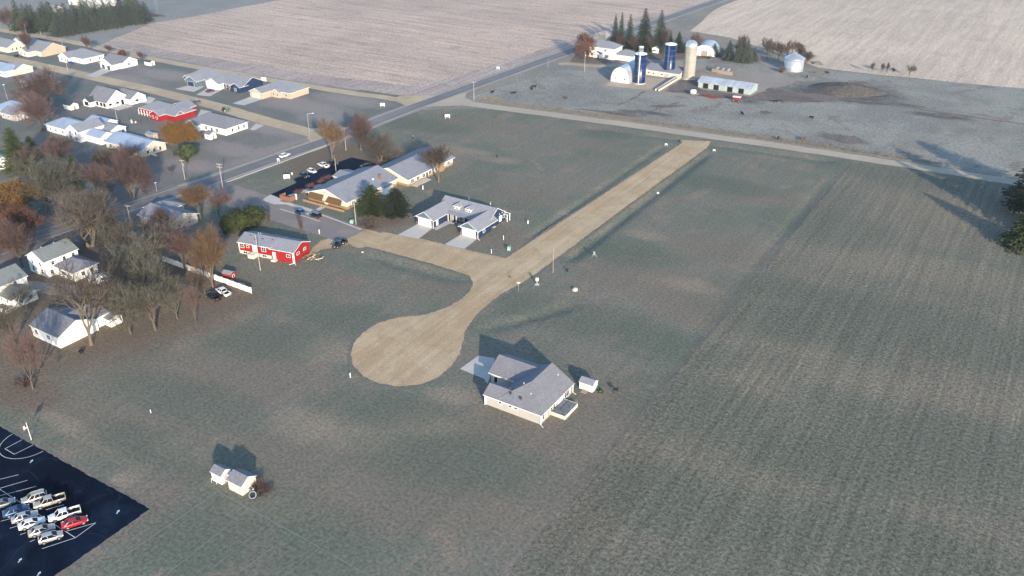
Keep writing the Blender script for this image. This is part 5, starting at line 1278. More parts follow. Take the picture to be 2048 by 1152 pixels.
# farm trees
for i, (x, y, top, w, l) in enumerate(((1229,92,27,20,"narrow spruce at the left end of the farm grove"),(1241,94,24,20,"second narrow spruce of the farm grove"),(1258,96,28,24,"open-branched spruce in the farm grove"),(1287,100,16,40,"tallest broad spruce of the farm grove"),(1318,103,20,36,"tall ragged spruce over the white hut"),(1339,98,60,16,"small spruce right of the ragged one"),(1356,104,63,26,"dense spruce behind the taller blue silo"),
    (1428,112,87,20,"small conical spruce by the quonset shed"),(1415,108,90,12,"tiny spruce beside the quonset shed"),(1457,120,80,26,"spruce at the left of the yard group"),(1478,124,75,24,"central spruce of the yard group"),(1493,125,78,26,"spruce with bare tops in the yard group"),(1508,122,94,18,"short spruce at the right of the yard group"))):
    plant(SPRUCE, i, "spruce_tree", l, "tree", x, y, top, w, 'needle_blue' if i > 6 else 'needle')
for i, (x, y, top, w, c, l) in enumerate(((1205,97,58,34,'bark_pale',"bleached dead tree beside the farmhouse"),(1240,98,66,50,'twig_red',"reddish bare trees' first crown behind the farmhouse"),(1268,102,70,44,'twig_red',"reddish bare tree left of the tallest spruce"),(1302,104,68,36,'twig_red',"bare tree between the tall spruces"),(1325,106,52,34,'twig_red',"bare tree in front of the ragged spruce"),(1390,104,62,36,'twig_red',"bare tree behind the concrete silo dome"),
    (1483,118,64,34,'twig_red',"bare tree rising above the yard spruces"),(1534,120,72,36,'twig',"dark spreading bare tree left of the grain bin"),(1556,120,80,32,'twig_red',"upright bare tree left of the grain bin"),(1573,116,78,20,'twig_red',"thin bare tree behind the grain bin"),(1583,114,78,20,'twig_red',"thin forked bare tree behind the grain bin roof"),(1597,112,82,22,'twig_red',"slender bare tree right of the grain bin roof"),(1603,118,92,28,'twig',"leaning bare tree right of the grain bin"),(1612,126,100,36,'twig',"wide low bare tree by the dirt pile"),
    (1743,146,122,10,'twig',"tiny bare tree at the pale field edge"),(1764,145,124,10,'twig',"thin bare sapling pair member at the field edge"),(1773,146,122,12,'twig',"twiggy sapling at the pale field edge"),(1818,153,128,22,'twig',"bushy little bare tree alone at the field edge"),(1785,147,134,10,'twig',"low sapling between the field edge trees"))):
    plant(BARE, (2, 0, 1, 4, 2, 0, 3)[i % 7], "bare_tree", l, "tree", x, y, top, w, c, 'bark_pale' if c == 'bark_pale' else 'bark', "leafless trees at the farm")
# spruce windbreak
ww = random.Random(5); front, back = [], []
for i in range(15): front.append((118 + i*12.6 + ww.uniform(-2,2), 71 - i*1.95 + ww.uniform(-1,1)))
for i in range(13): back.append((92 + i*15.2 + ww.uniform(-3,3), 60 - i*1.9 + ww.uniform(-1,1)))
for i in range(7): front.append((40 + i*12 + ww.uniform(-3,3), 62 + ww.uniform(-2,2)))
for i, (x, y) in enumerate(front + back):
    plant(WIND, i, "windbreak_spruce", "grey-green spruce in the thick windbreak beyond the town", "tree", x, y, 0, 0, ('needle_blue','needle','needle_pine')[0 if i < 15 or i % 3 == 1 else (1 if i % 3 else 2)], None, "spruces of the windbreak", h=ww.uniform(13,17) if i < 15 else ww.uniform(15,19.5), sp=ww.uniform(4.6,6.0))

# ------------------------------------------------------------------ vehicles
PAINT = {k: paint_mat("car_paint_" + k, c, .3, mt) for k, c, mt in (("silver",(.46,.46,.45),.4),("white",(.75,.74,.72),0),("champagne",(.48,.43,.36),.35),("blue",(.03,.09,.20),.3),("red",(.40,.01,.015),.1),("black",(.012,.013,.016),.1),("grey",(.20,.22,.25),.4),("teal",(.02,.10,.19),.2),("maroon",(.16,.02,.06),.2),("green",(.03,.16,.03),0))}
m, t_ = new_mat("head_lamp"); finish(t_, (.75,.77,.78), .1, .5); M['headlamp'] = m
m, t_ = new_mat("tail_lamp"); finish(t_, (.45,.02,.02), .2, .5); M['taillamp'] = m
VEH = {}
def ring(x, w, zb, zm, zt, tuck=.9):
    y = w / 2
    return [(x,-y*.9,zb),(x,-y,zb+.14),(x,-y,zm),(x,-y*tuck,zt),(x,-y*.45,zt+.03),(x,y*.45,zt+.03),(x,y*tuck,zt),(x,y,zm),(x,y,zb+.14),(x,y*.9,zb)]
def wheel_meshes(r, w=.22):
    a, b = MB(), MB(); n = 18
    a.tube((0,-w/2,0),(0,w/2,0), r, r, n); b.tube((0,-w/2-.015,0),(0,w/2+.015,0), r*.66, r*.66, 12)
    return a.mesh("tyre", [M['rubber']], False), b.mesh("rim", [M['rim']])
def vehicle_parts(kind):
    """list of (name, mesh, location, children) for a car heading +x"""
    parts = []; body, glass, top = MB(), MB(), MB()
    if kind in ('sedan', 'suv', 'hatch'):
        if kind == 'sedan':
            L, Wd = 4.75, 1.82; st = [(-2.37,1.5,.42,.66,.78),(-2.28,1.74,.3,.72,.95),(-1.7,1.82,.22,.76,1.0),(-.8,1.84,.2,.74,.95),(.6,1.84,.2,.74,.93),(1.1,1.82,.2,.72,.9),(1.85,1.76,.22,.66,.78),(2.22,1.6,.3,.58,.68),(2.37,1.3,.4,.52,.56)]
            cab = dict(x=(-1.78, -1.02, .28, 1.12), w=(1.62, 1.22), z=(.93, 1.44)); rw = .33; axles = (-1.36, 1.42)
        elif kind == 'hatch':
            L, Wd = 4.3, 1.8; st = [(-2.12,1.55,.42,.7,.95),(-2.05,1.76,.3,.76,1.03),(-1.2,1.82,.22,.76,1.0),(0,1.82,.2,.74,.95),(1.0,1.82,.2,.72,.92),(1.6,1.76,.22,.68,.82),(2.0,1.6,.3,.6,.7),(2.15,1.3,.4,.54,.58)]
            cab = dict(x=(-2.0, -1.35, .3, 1.15), w=(1.62, 1.24), z=(.95, 1.52)); rw = .32; axles = (-1.28, 1.3)
        else:
            L, Wd = 4.75, 1.9; st = [(-2.36,1.62,.48,.8,1.05),(-2.3,1.84,.36,.86,1.12),(-1.4,1.92,.28,.86,1.1),(0,1.92,.26,.84,1.06),(1.0,1.9,.26,.82,1.04),(1.7,1.86,.3,.78,.96),(2.2,1.7,.36,.7,.86),(2.37,1.4,.46,.62,.7)]
            cab = dict(x=(-2.28, -1.95, .35, 1.1), w=(1.7, 1.36), z=(1.06, 1.70)); rw = .37; axles = (-1.38, 1.42)
        body.loft([ring(*s_) for s_ in st])
    else:
        L, Wd = 5.85, 1.98; rw = .40; axles = (-1.75, 1.85)
        st = [(-.62,1.96,.34,.9,1.1),(0,1.98,.32,.9,1.1),(1.2,1.98,.32,.9,1.1),(1.6,1.94,.34,.9,1.08),(2.5,1.86,.36,.84,1.02),(2.8,1.7,.44,.74,.92),(2.92,1.5,.5,.66,.76)]
        body.loft([ring(*s_) for s_ in st])
        body.box(-2.9,-.62,-.97,.97,.42,.62)
        for y in (-.99, .89): body.box(-2.9,-.62,y,y+.1,.45,1.14)
        body.box(-2.92,-2.82,-.97,.97,.45,1.14)
        cab = dict(x=(-.66, -.5, .85, 1.62), w=(1.72, 1.42), z=(1.08, 1.80))
    x0, x1, x2, x3 = cab['x']; w0, w1 = cab['w'][0]/2, cab['w'][1]/2; z0, z1 = cab['z']
    B = [(x0,-w0,z0),(x3,-w0,z0),(x3,w0,z0),(x0,w0,z0)]; Tt = [(x1,-w1,z1),(x2,-w1,z1),(x2,w1,z1),(x1,w1,z1)]
    for i in range(4): j = (i+1) % 4; glass.poly([B[i], B[j], Tt[j], Tt[i]])
    xm = (x1+x2)/2
    rr = [[(x1-.06,-w1*.9,z1-.03),(x1-.06,w1*.9,z1-.03),(x1+.04,w1,z1+.035),(x1+.04,-w1,z1+.035)]]
    top.loft([[(x1-.05,-w1-.02,z1-.02),(x1-.05,w1+.02,z1-.02),(x1-.05,w1-.1,z1+.04),(x1-.05,-w1+.1,z1+.04)],[(xm,-w1-.03,z1-.01),(xm,w1+.03,z1-.01),(xm,w1-.1,z1+.07),(xm,-w1+.1,z1+.07)],[(x2+.05,-w1-.02,z1-.02),(x2+.05,w1+.02,z1-.02),(x2+.05,w1-.1,z1+.04),(x2+.05,-w1+.1,z1+.04)]])
    for sy in (-1, 1):
        for (a, b_) in (((x0,w0,z0),(x1,w1,z1)), ((x3,w0,z0),(x2,w1,z1))):
            top.tube((a[0],sy*a[1],a[2]), (b_[0],sy*b_[1],b_[2]), .05, .05, 5)
        for f in ((.5,) if kind != 'suv' else (.36,.68)):
            xa = x0 + (x3-x0)*f; xb = x1 + (x2-x1)*f; top.tube((xa,sy*w0,z0),(xb,sy*w1,z1),.045,.045,5)
    am = MB(); am.tube((0, -.13, 0), (0, .13, 0), rw*1.2, rw*1.2, 16); am = am.mesh("wheel_arch", [M['rubber']])
    for ax in axles:
        for sy in (-1, 1): parts.append(("wheel_arch", am, (ax, sy*(Wd/2-.118), rw*1.02)))
    parts.append(("body", body.mesh("body", [PAINT['silver']], True), (0,0,0)))
    parts.append(("cabin_glass", glass.mesh("cabin_glass", [M['glass']]), (0,0,0)))
    parts.append(("roof", top.mesh("roof", [PAINT['silver']]), (0,0,0)))
    if kind == 'pickup':
        bl = MB(); bl.box(-2.8,-.66,-.88,.88,.63,.66); parts.append(("bed_liner", bl.mesh("bed_liner", [M['rubber']]), (0,0,0)))
    ty, ri = wheel_meshes(rw)
    for ax in axles:
        for sy in (-1, 1): parts.append(("wheel", ty, (ax, sy*(Wd/2-.1), rw), ("rim", ri)))
    xf = st[-2][0]; hl, tl = MB(), MB(); hl.obox((0,0,0),(.16,.4,.15)); tl.obox((0,0,0),(.12,.34,.18))
    hm, tm = hl.mesh("headlight", [M['headlamp']]), tl.mesh("taillight", [M['taillamp']])
    xr = -2.88 if kind == 'pickup' else st[1][0]-.02; zh = st[-2][4]-.06; zl = .95 if kind in ('pickup','suv') else .8
    for sy in (-1, 1):
        parts.append(("headlight", hm, (xf+.02, sy*.62, zh))); parts.append(("taillight", tm, (xr, sy*.74, zl)))
    if kind == 'suv':
        rk = MB()
        for sy in (-.55,.55): rk.tube((x1+.15,sy,z1+.12),(x2-.1,sy,z1+.12),.03,.03,6)
        for xx in (x1+.4, xm, x2-.4): rk.box(xx-.04,xx+.04,-.55,.55,z1+.08,z1+.13)
        parts.append(("roof_rack", rk.mesh("roof_rack", [M['metal']]), (0,0,0)))
    return parts
def vehicle(kind, colour, name, label, cat, p, heading, group=None):
    if kind not in VEH: VEH[kind] = vehicle_parts(kind)
    o = thing(name, label, cat, (p.x, p.y, .055), heading, group)
    for q in VEH[kind]:
        c = link(q[0], q[1], o, q[2])
        if q[0] in ("body", "roof"): paint(c, PAINT[colour])
        if len(q) > 3: link(q[3][0], q[3][1], c)
    return o
def head(a, b): d = P(*b) - P(*a); return math.atan2(d.y, d.x)
TH = head((85.5,1089.5), (121.3,1077.8))
PK = "vehicles in the school lot"
for kind, col, nm, lb, ct, q, hd in (
 ('suv','champagne','parked_wagon',"champagne wagon with roof rack in the school lot",'car',(70,1001),TH+math.pi),
 ('pickup','champagne','pickup_truck',"beige crew-cab pickup beside the roof-rack wagon",'pickup',(101,1008),TH+math.pi),
 ('pickup','white','pickup_truck',"white pickup next to the red sedan",'pickup',(131,1034),TH+math.pi),
 ('sedan','red','parked_car',"bright red sedan in the school lot",'car',(151,1049),TH),
 ('sedan','grey','parked_car',"grey sedan behind the roof-rack wagon",'car',(6,1012),TH),
 ('sedan','blue','parked_car',"steel-blue sedan at the end of the long stall row",'car',(34,1026),TH),
 ('sedan','silver','parked_car',"silver sedan between the steel-blue and white cars",'car',(51,1038),TH),
 ('sedan','white','parked_car',"white sedan in the middle of the long stall row",'car',(65,1051),TH),
 ('sedan','champagne','parked_car',"champagne sedan next to the last silver hatchback",'car',(85,1065),TH),
 ('hatch','silver','parked_car',"silver hatchback in the last stall by the white line",'car',(103,1079),TH)):
    vehicle(kind, col, nm, lb, ct, P(*q), hd, PK)
for kind, col, nm, lb, ct, q, hd in (
 ('pickup','white','pickup_truck',"white pickup parked on leaves near the vinyl fence",'pickup',(447,588),math.radians(170)),
 ('pickup','black','pickup_truck',"black pickup with bed cover beside the white one under the trees",'pickup',(427,597),math.radians(172)),
 ('hatch','teal','parked_car',"dark teal hatchback at the care home kerb",'car',(599,427),math.radians(177)),
 ('suv','black','parked_car',"black hatchback behind the teal one on the street",'car',(631,434),math.radians(177)),
 ('pickup','black','pickup_truck',"black pickup on the red house driveway",'pickup',(679,492),head((690,486),(668,497))),
 ('hatch','white','parked_car',"white compact car in the care home lot",'car',(624,345),math.radians(-8)),
 ('pickup','white','pickup_truck',"white pickup in the care home lot",'pickup',(647,334),math.radians(172)),
 ('sedan','black','parked_car',"dark sedan beside the white pickup in the care home lot",'car',(666,329),math.radians(-8)),
 ('sedan','grey','parked_car',"grey car behind shrubs in the care home lot",'car',(733,335),math.radians(60)),
 ('hatch','black','parked_car',"dark car at the care home lot's near corner",'car',(609,354),math.radians(-8)),
 ('suv','white','moving_car',"white and dark SUV driving along the highway",'car',(570,314),math.radians(88)),
 ('suv','grey','parked_car',"grey SUV on the dirt lane by the red ranch",'car',(393,207),math.radians(176)),
 ('sedan','maroon','parked_car',"maroon car on the white and navy house driveway",'car',(421,184),math.radians(80)),
 ('sedan','blue','parked_car',"blue car by the white hip-roofed house",'car',(143,128),math.radians(70)),
 ('sedan','black','parked_car',"black car in front of the tan gabled house",'car',(36,114),math.radians(20))):
    vehicle(kind, col, nm, lb, ct, P(*q), hd)
# camper trailer
c = P(203,566); t = thing("camper_trailer", "white camper trailer parked beside the two-storey house annex", "trailer", c, math.radians(62))
q = MB(); q.loft([[(-3.2,-1.15,.6),(3.2,-1.15,.6),(3.0,-1.15,2.7),(-3.2,-1.15,2.7)],[(-3.2,1.15,.6),(3.2,1.15,.6),(3.0,1.15,2.7),(-3.2,1.15,2.7)]]); q.build("body", M['whiteplain'], t)
ty, ri = wheel_meshes(.34)
for x in (-.45,.45):
    for y in (-1.1,1.1): w_ = link("wheel", ty, t, (x,y,.34)); link("rim", ri, w_)
q = MB(); q.box(-.4,.4,-.3,.3,2.7,2.95); q.build("roof_unit", M['metal'], t)
q = MB(); q.tube((3.1,-.6,.6),(4.3,0,.5),.06,.06,6); q.tube((3.1,.6,.6),(4.3,0,.5),.06,.06,6); q.build("hitch", M['metal'], t)
for x in (-1.8, .6):
    q = MB(); q.box(-.5,.5,-.03,.03,0,.6); o = q.build("window", M['glass'], t); o.location = (x,-1.16,1.5)
# garden machines, wagon, tank, implement
def small_tractor(label, p, rz, col):
    t = thing("lawn_tractor", label, "tractor", p, rz)
    q = MB(); q.loft([[(-.7,-.35,.35),(-.7,.35,.35),(-.7,.3,.7),(-.7,-.3,.7)],[(.1,-.35,.35),(.1,.35,.35),(.1,.3,.6),(.1,-.3,.6)],[(.85,-.28,.35),(.85,.28,.35),(.8,.24,.85),(.8,-.24,.85)]]); q.build("body", PAINT[col], t)
    q = MB(); q.box(-.55,-.1,-.25,.25,.7,.82); q.box(-.6,-.5,-.25,.25,.8,1.15); q.build("seat", M['rubber'], t)
    a1, b1 = wheel_meshes(.38,.28); a2, b2 = wheel_meshes(.24,.2)
    for y in (-.45,.45): w_ = link("wheel", a1, t, (-.45,y,.38)); link("rim", b1, w_); w_ = link("wheel", a2, t, (.65,y,.24)); link("rim", b2, w_)
    q = MB(); q.tube((.1,0,.6),(-.05,0,1.05),.025,.025,5); q.lathe([(.18,1.05),(.2,1.07),(.18,1.09)],10,0,(-.05,0,0)); q.build("steering_wheel", M['rubber'], t)
    return t
small_tractor("green lawn tractor beside the white garden shed", P(1199,783), 2.4, 'green')
o = small_tractor("green tractor parked on the dirt lane verge", P(452,223), 1.2, 'green'); o.scale = (2,2,2)
c = P(1231,785); t = thing("barrel_smoker", "black barrel smoker on legs right of the garden shed", "grill", c, .6)
q = MB(); q.tube((-.6,0,.95),(.6,0,.95),.32,.32,14); q.build("barrel", M['rubber'], t)
for x, y in ((-.45,-.2),(.45,-.2),(-.45,.2),(.45,.2)): q = MB(); q.tube((x,y,0),(x,y,.8),.035,.035,5); q.build("leg", M['rubber'], t)
q = MB(); q.tube((.5,0,1.2),(.5,0,1.9),.06,.06,8); q.build("stack", M['rubber'], t)
c = P(1473,203); t = thing("feed_wagon", "boxy red and white feed wagon by the muddy yard", "wagon", c, .1)
q = MB(); q.loft([[(-1.7,-.8,.9),(1.7,-.8,.9),(1.7,.8,.9),(-1.7,.8,.9)],[(-1.9,-1.2,2.3),(1.9,-1.2,2.3),(1.9,1.2,2.3),(-1.9,1.2,2.3)]]); q.build("box", M['barnred'], t)
q = MB(); q.box(-1.95,1.95,-1.25,1.25,2.3,2.45); q.build("rim_board", M['whiteplain'], t)
ty, ri = wheel_meshes(.42)
for x in (-1.2,1.2):
    for y in (-.85,.85): w_ = link("wheel", ty, t, (x,y,.42)); link("rim", ri, w_)
q = MB(); q.tube((1.7,0,.6),(3.0,0,.4),.06,.06,6); q.build("drawbar", M['metal'], t)
c = P(1386,190); t = thing("tank_trailer", "white tank on a small trailer in front of the pole barn", "tank", c, .5)
q = MB(); q.lathe([(.02,-1.5),(.6,-1.4),(1.0,-1.1),(1.05,0),(1.0,1.1),(.6,1.4),(.02,1.5)],16); o = q.build("tank", M['vinyl'], t, True); o.rotation_euler = (0, math.pi/2, 0); o.location = (0,0,1.7)
q = MB(); q.box(-1.6,2.6,-.4,.4,.5,.66); q.build("chassis", M['metal'], t)
for y in (-.8,.8): w_ = link("wheel", ty, t, (-.2,y,.42)); link("rim", ri, w_)
c = P(1420,195); t = thing("field_harrow", "rust-red field implement lying before the pole barn", "implement", c, -.25)
for y in (-1.2,0,1.2): q = MB(); q.box(-4,4,y-.1,y+.1,.5,.7); q.build("beam", M['barnred'], t)
for i in range(8): q = MB(); q.tube((-3.6+i,-1.2,.6),(-3.6+i,1.2,.6),.07,.07,5); q.tube((-3.6+i,-1.2,.55),(-3.7+i,-1.5,0),.05,.04,5); q.build("tine_bar", M['bark'], t)
for x in (-2,2): w_ = link("wheel", ty, t, (x,1.6,.42)); link("rim", ri, w_)

# ------------------------------------------------------------------ poles, signs, fences, small things
def utility_pole(p, H, label, arms=1, lamp=False, rz=0, transformer=False, r=.15):
    t = thing("utility_pole", label, "pole", p, rz)
    q = MB(); q.tube((0,0,-.1),(0,0,H),r,r*.65,9); q.build("mast", M['pole'], t)
    for k in range(arms):
        z = H - .4 - k*1.1; q = MB(); q.box(-1.2,1.2,-.06,.06,z-.07,z+.07); a = q.build("crossarm", M['pole'], t)
        for x in (-1.05,-.4,.4,1.05): q = MB(); q.tube((x,0,z+.07),(x,0,z+.28),.05,.04,6); q.build("insulator", M['whiteplain'], a)
    if transformer: q = MB(); q.tube((.38,0,H-2.6),(.38,0,H-1.6),.26,.26,12); q.build("transformer", M['dome'], t)
    if lamp: q = MB(); q.tube((0,0,H-.4),(1.9,0,H+.1),.05,.04,6); q.box(1.8,2.5,-.13,.13,H+.02,H+.18); q.build("lamp_arm", M['metal'], t)
    return t
for a in (((446,378),327,"utility pole with double crossarms at the street corner",2,False,.2,False),((370,359),319,"utility pole with one crossarm on the highway's west verge",1,False,.3,True),
  ((692,301),255,"utility pole between the bare trees along the highway",0,False,0,False),((673,352),316,"light pole standing in the care home lot",0,True,2.4,False),((712,449),405,"utility pole at the corner where gravel meets pavement",0,False,0,False),
  ((521,541),470,"leaning wooden pole beside the small red shed",0,False,0,False),((948,201),163,"dark utility pole at the gravel road corner",1,False,.3,False),((1169,143),103,"farm pole with transformer by the driveway",0,False,.2,True),
  ((236,248),221,"utility pole behind the winged house",0,False,0,False),((136,142),122,"short pole along the dirt lane",0,False,0,False),((55,76),48,"pole at the field road corner",0,False,0,False),((82,70),62,"short post pole before the windbreak",0,False,0,False),((125,91),82,"small pole beside the field road",0,False,0,False),
  ((1106,546),491,"bare slim pole at the platted corner lot",0,False,0,False),((1034,164),152,"plain pole on the pasture side of the highway",0,False,0,False),((1096,137),118,"thin pole by the farm driveway mouth",0,False,0,False),((262,448),410,"white-topped pole near the highway under the trees",1,False,.4,False)):
    utility_pole(P(*a[0]), HT(a[0][0], a[0][1], a[1]), a[2], a[3], a[4], a[5], a[6], .08 if 'slim' in a[2] or 'thin' in a[2] or 'plain' in a[2] else .15)
def street_light(p, H, label, rz, disc=False):
    t = thing("street_light", label, "street light", p, rz)
    q = MB(); q.tube((0,0,-.1),(0,0,H),.09,.06,8); q.build("mast", M['metal'], t)
    q = MB()
    if disc: q.lathe([(.02,H),(.45,H+.05),(.5,H+.2),(.02,H+.35)],14)
    else: q.tube((0,0,H-.1),(2.4,0,H+.5),.045,.04,6); q.box(2.3,3.0,-.14,.14,H+.42,H+.58)
    q.build("lamp_head", M['whiteplain'], t); return t
street_light(P(619,270), HT(619,270,228), "curved-arm street light at the dirt lane mouth", 0.4)
street_light(P(15,199), HT(15,199,170), "street light with round white head in the west lawns", 0, True)
street_light(P(314,383), HT(314,383,366), "round-headed lamp by the highway corner", 0, True)
def board(label, p, w, hh, lift, rz, name="sign_board", mat='whiteplain', back=None):
    t = thing(name, label, "sign", p, rz)
    q = MB(); q.box(-w/2,w/2,-.05,.05,lift,lift+hh); q.build("panel", M[mat], t)
    for x in (-w*.42,w*.42): q = MB(); q.box(x-.06,x+.06,.05,.17,-.05,lift+hh*.9); q.build("leg", M['whiteplain'], t)
    return t
board("white sign board on two legs near the gravel road corner", P(895,238), 2.3, 1.3, .9, .55)
board("white sign board facing the highway on the west verge", P(765,214), 2.2, 1.3, .6, .55)
board("tall white sign board in the yard behind the tan stone house", P(528,164), 2.6, 1.9, .5, .55)
board("white care home sign on the front lawn", P(574,359), 2.3, 1.5, .5, .75)
board("small white notice sign on the highway verge", P(557,325), .9, .7, 1.0, .55)
board("little white marker sign in the care home lawn", P(584,350), .5, .6, .4, .55)
board("low white lot sign by the new street's north end", P(1332,292), 1.0, .35, .7, .3)
board("white lot sign with posts at the first corner lot", P(1428,303), 1.0, .35, .5, .3)
board("low white lot marker by the gravel street", P(1316,388), .7, .4, .3, .3)
board("white highway marker sign at the corn field side", P(996,141), 1.5, .9, 1.1, .4)
# street-name sign, mailbox post and others at the junction
c = P(1037,582); t = thing("street_name_sign", "street name sign on a slim post at the gravel junction", "sign", c, .5)
q = MB(); q.tube((0,0,-.05),(0,0,2.9),.045,.04,7); q.build("post", M['metal'], t)
q = MB(); q.box(-.5,.5,-.02,.02,2.55,2.78); q.build("blade", M['whiteplain'], t)
q = MB(); q.box(-.02,.02,-.5,.5,2.82,3.05); q.build("blade", M['whiteplain'], t)
c = P(1074,569); t = thing("cluster_mailbox", "pale mailbox unit on a pedestal at the gravel junction", "mailbox", c, .6)
q = MB(); q.box(-.12,.12,-.1,.1,-.05,1.3); q.build("pedestal", M['metal'], t)
q = MB(); q.box(-.45,.45,-.3,.3,1.3,2.2); q.build("box", M['cream'], t)
q = MB(); q.box(-.7,.7,-.5,.5,0,.1); q.build("pad", M['concrete'], t)
def rock(label, p, r, mat='cream', seed=1):
    rd = random.Random(seed); bm = bmesh.new(); bmesh.ops.create_icosphere(bm, subdivisions=2, radius=r)
    for v in bm.verts: v.co *= rd.uniform(.8,1.1); v.co.z *= .55
    for v in bm.verts: v.co.z += r*.35
    me = bpy.data.meshes.new("boulder"); bm.to_mesh(me); bm.free(); me.materials.append(M[mat])
    return tag(link("boulder", me, None, p), label, "boulder")
rock("pale boulder on the grass strip between the plats", P(1150,581), .9)
rock("small pale stone at the edge of the cross street", P(725,505), .45, 'concrete', 3)
def pedestal(label, p, mat, hh=1.0, w=.35, cap=None):
    t = thing("utility_pedestal", label, "utility box", p, .4)
    q = MB(); q.box(-w/2,w/2,-w/2,w/2,-.05,hh); q.build("cabinet", M[mat], t)
    q = MB(); q.box(-w/2-.04,w/2+.04,-w/2-.04,w/2+.04,hh,hh+.1); q.build("lid", M[cap or mat], t); return t
M['xformer'] = flat_mat("pale_green_enamel", (.25,.42,.33), .08, 2, .5)
pedestal("pale green transformer box at the navy duplex corner", P(1018,500), 'xformer', 1.1, 1.0)
pedestal("pale green cabinet beside the corner utility pole", P(704,446), 'xformer', 1.0, 1.1)
pedestal("black post with white cap in the north-west plat", P(826,278), 'rubber', 1.3, .3, 'whiteplain')
pedestal("black post with orange cap near the middle plat corner", P(994,315), 'rubber', 1.3, .3, 'leaf_orange')
pedestal("short black post in the lot east of the junction", P(1135,543), 'rubber', .9, .35)
pedestal("white marker post on the navy duplex lawn", P(1007,480), 'whiteplain', 1.5, .12)
pedestal("white marker post by the navy duplex corner lot", P(983,507), 'whiteplain', 1.3, .15)
pedestal("cream pedestal east of the navy duplex", P(1056,447), 'cream', 1.0, .4)
pedestal("white pipe marker by the red house drive", P(639,468), 'whiteplain', 1.5, .2)
pedestal("white stake in the back lawn of the care home", P(846,379), 'whiteplain', 1.4, .3)
pedestal("small white stake on the school lawn", P(302,826), 'whiteplain', .8, .12)
pedestal("white pipe cleanout west of the turnaround", P(701,755), 'whiteplain', 1.2, .18)
c = P(1188,514); t = thing("hand_pump", "pale blue frame stand with splayed legs in the second east plat", "stand", c, .6)
q = MB(); q.box(-.25,.25,-.2,.2,.8,1.8); q.build("cabinet", M['galv'], t)
for x, y in ((-.8,-.3),(.9,-.3),(.9,.5),(-.6,.6)): q = MB(); q.tube((x*.3,y*.3,1.0),(x,y,0),.035,.035,6); q.build("leg", M['metal'], t)
for i, x in enumerate((989,993,996,999)):
    c = P(x, 236); t = thing("yellow_bollard", "yellow bollard in the short row by the gravel road", "bollard", c, 0, "yellow bollards by the gravel road")
    q = MB(); q.tube((0,0,-.05),(0,0,1.1 + .1*(i%2)),.11,.11,9); q.build("post", M['leaf_orange'], t); q = MB(); q.lathe([(.11,0),(.09,.06),(.02,.1)],9,0,(0,0,1.1+.1*(i%2))); q.build("cap", M['drygrass'], t)
c = P(655,262); t = thing("yellow_marker", "low yellow utility marker by the highway", "marker", P(655,275), 0)
q = MB(); q.box(-.5,.5,-.3,.3,-.05,.9); q.build("base", M['drygrass'], t); q = MB(); q.tube((0,0,.9),(0,0,1.6),.08,.05,7); q.build("stem", M['drygrass'], t)
# vinyl fence
f0, f1 = Vector((-221.5,149.4,0)), Vector((-182.3,149.1,0)); n = 16; d = (f1-f0)/n
t = thing("vinyl_fence", "long white vinyl privacy fence beside the red house yard", "fence", f0, math.atan2(d.y, d.x))
L_ = d.length; pm = MB(); pm.box(.07,L_-.07,-.03,.03,.08,1.85); pm = pm.mesh("panel", [M['vinyl']])
pb = MB(); pb.box(-.07,.07,-.07,.07,-.05,1.98); pb.box(-.09,.09,-.09,.09,1.98,2.04); pb = pb.mesh("post", [M['vinyl']])
for i in range(n + 1):
    link("post", pb, t, (i*L_,0,0))
    if i < n: link("panel", pm, t, (i*L_,0,0))
# trampoline-like pond lid beside the fence: a flat board
c = P(482,572); t = thing("picnic_table", "pale picnic table in the fence shadow", "table", c, .2)
q = MB(); q.box(-.9,.9,-.35,.35,.7,.76); q.build("table_top", M['cream'], t)
for y in (-.75,.75): q = MB(); q.box(-.9,.9,y-.13,y+.13,.42,.47); q.build("bench", M['cream'], t)
for x in (-.65,.65): q = MB(); q.obox((x,0,.35),(.08,1.5,.08)); q.obox((x,-.3,.35),(.08,.08,.75),0,0,.5); q.obox((x,.3,.35),(.08,.08,.75),0,0,-.5); q.build("trestle", M['woodtrim'], t)
# swing set with slide
c = P(272,600); t = thing("swing_set", "wooden play set with blue slide under the bare trees", "play set", c, 1.0)
for x in (-2,2):
    for s_ in (-1,1): q = MB(); q.tube((x,s_*1.1,0),(x,0,2.4),.07,.06,6); q.build("leg", M['cream'], t)
q = MB(); q.tube((-2.1,0,2.4),(2.1,0,2.4),.07,.07,6); q.build("top_beam", M['cream'], t)
for x in (-.8,.8): q = MB(); q.tube((x-.2,0,2.4),(x-.2,0,.6),.015,.015,4); q.tube((x+.2,0,2.4),(x+.2,0,.6),.015,.015,4); q.box(x-.25,x+.25,-.12,.12,.56,.6); q.build("swing", M['rubber'], t)
q = MB(); q.box(2.1,3.5,-.7,.7,1.2,1.3); q.box(2.1,2.2,-.7,-.6,0,2.2); q.box(3.4,3.5,-.7,-.6,0,2.2); q.box(2.1,2.2,.6,.7,0,2.2); q.box(3.4,3.5,.6,.7,0,2.2); q.build("tower", M['woodtrim'], t)
q = MB(); q.obox((4.6,0,.7),(2.6,.6,.08),0,0,0,math.radians(28)); q.build("slide", PAINT['blue'], t)
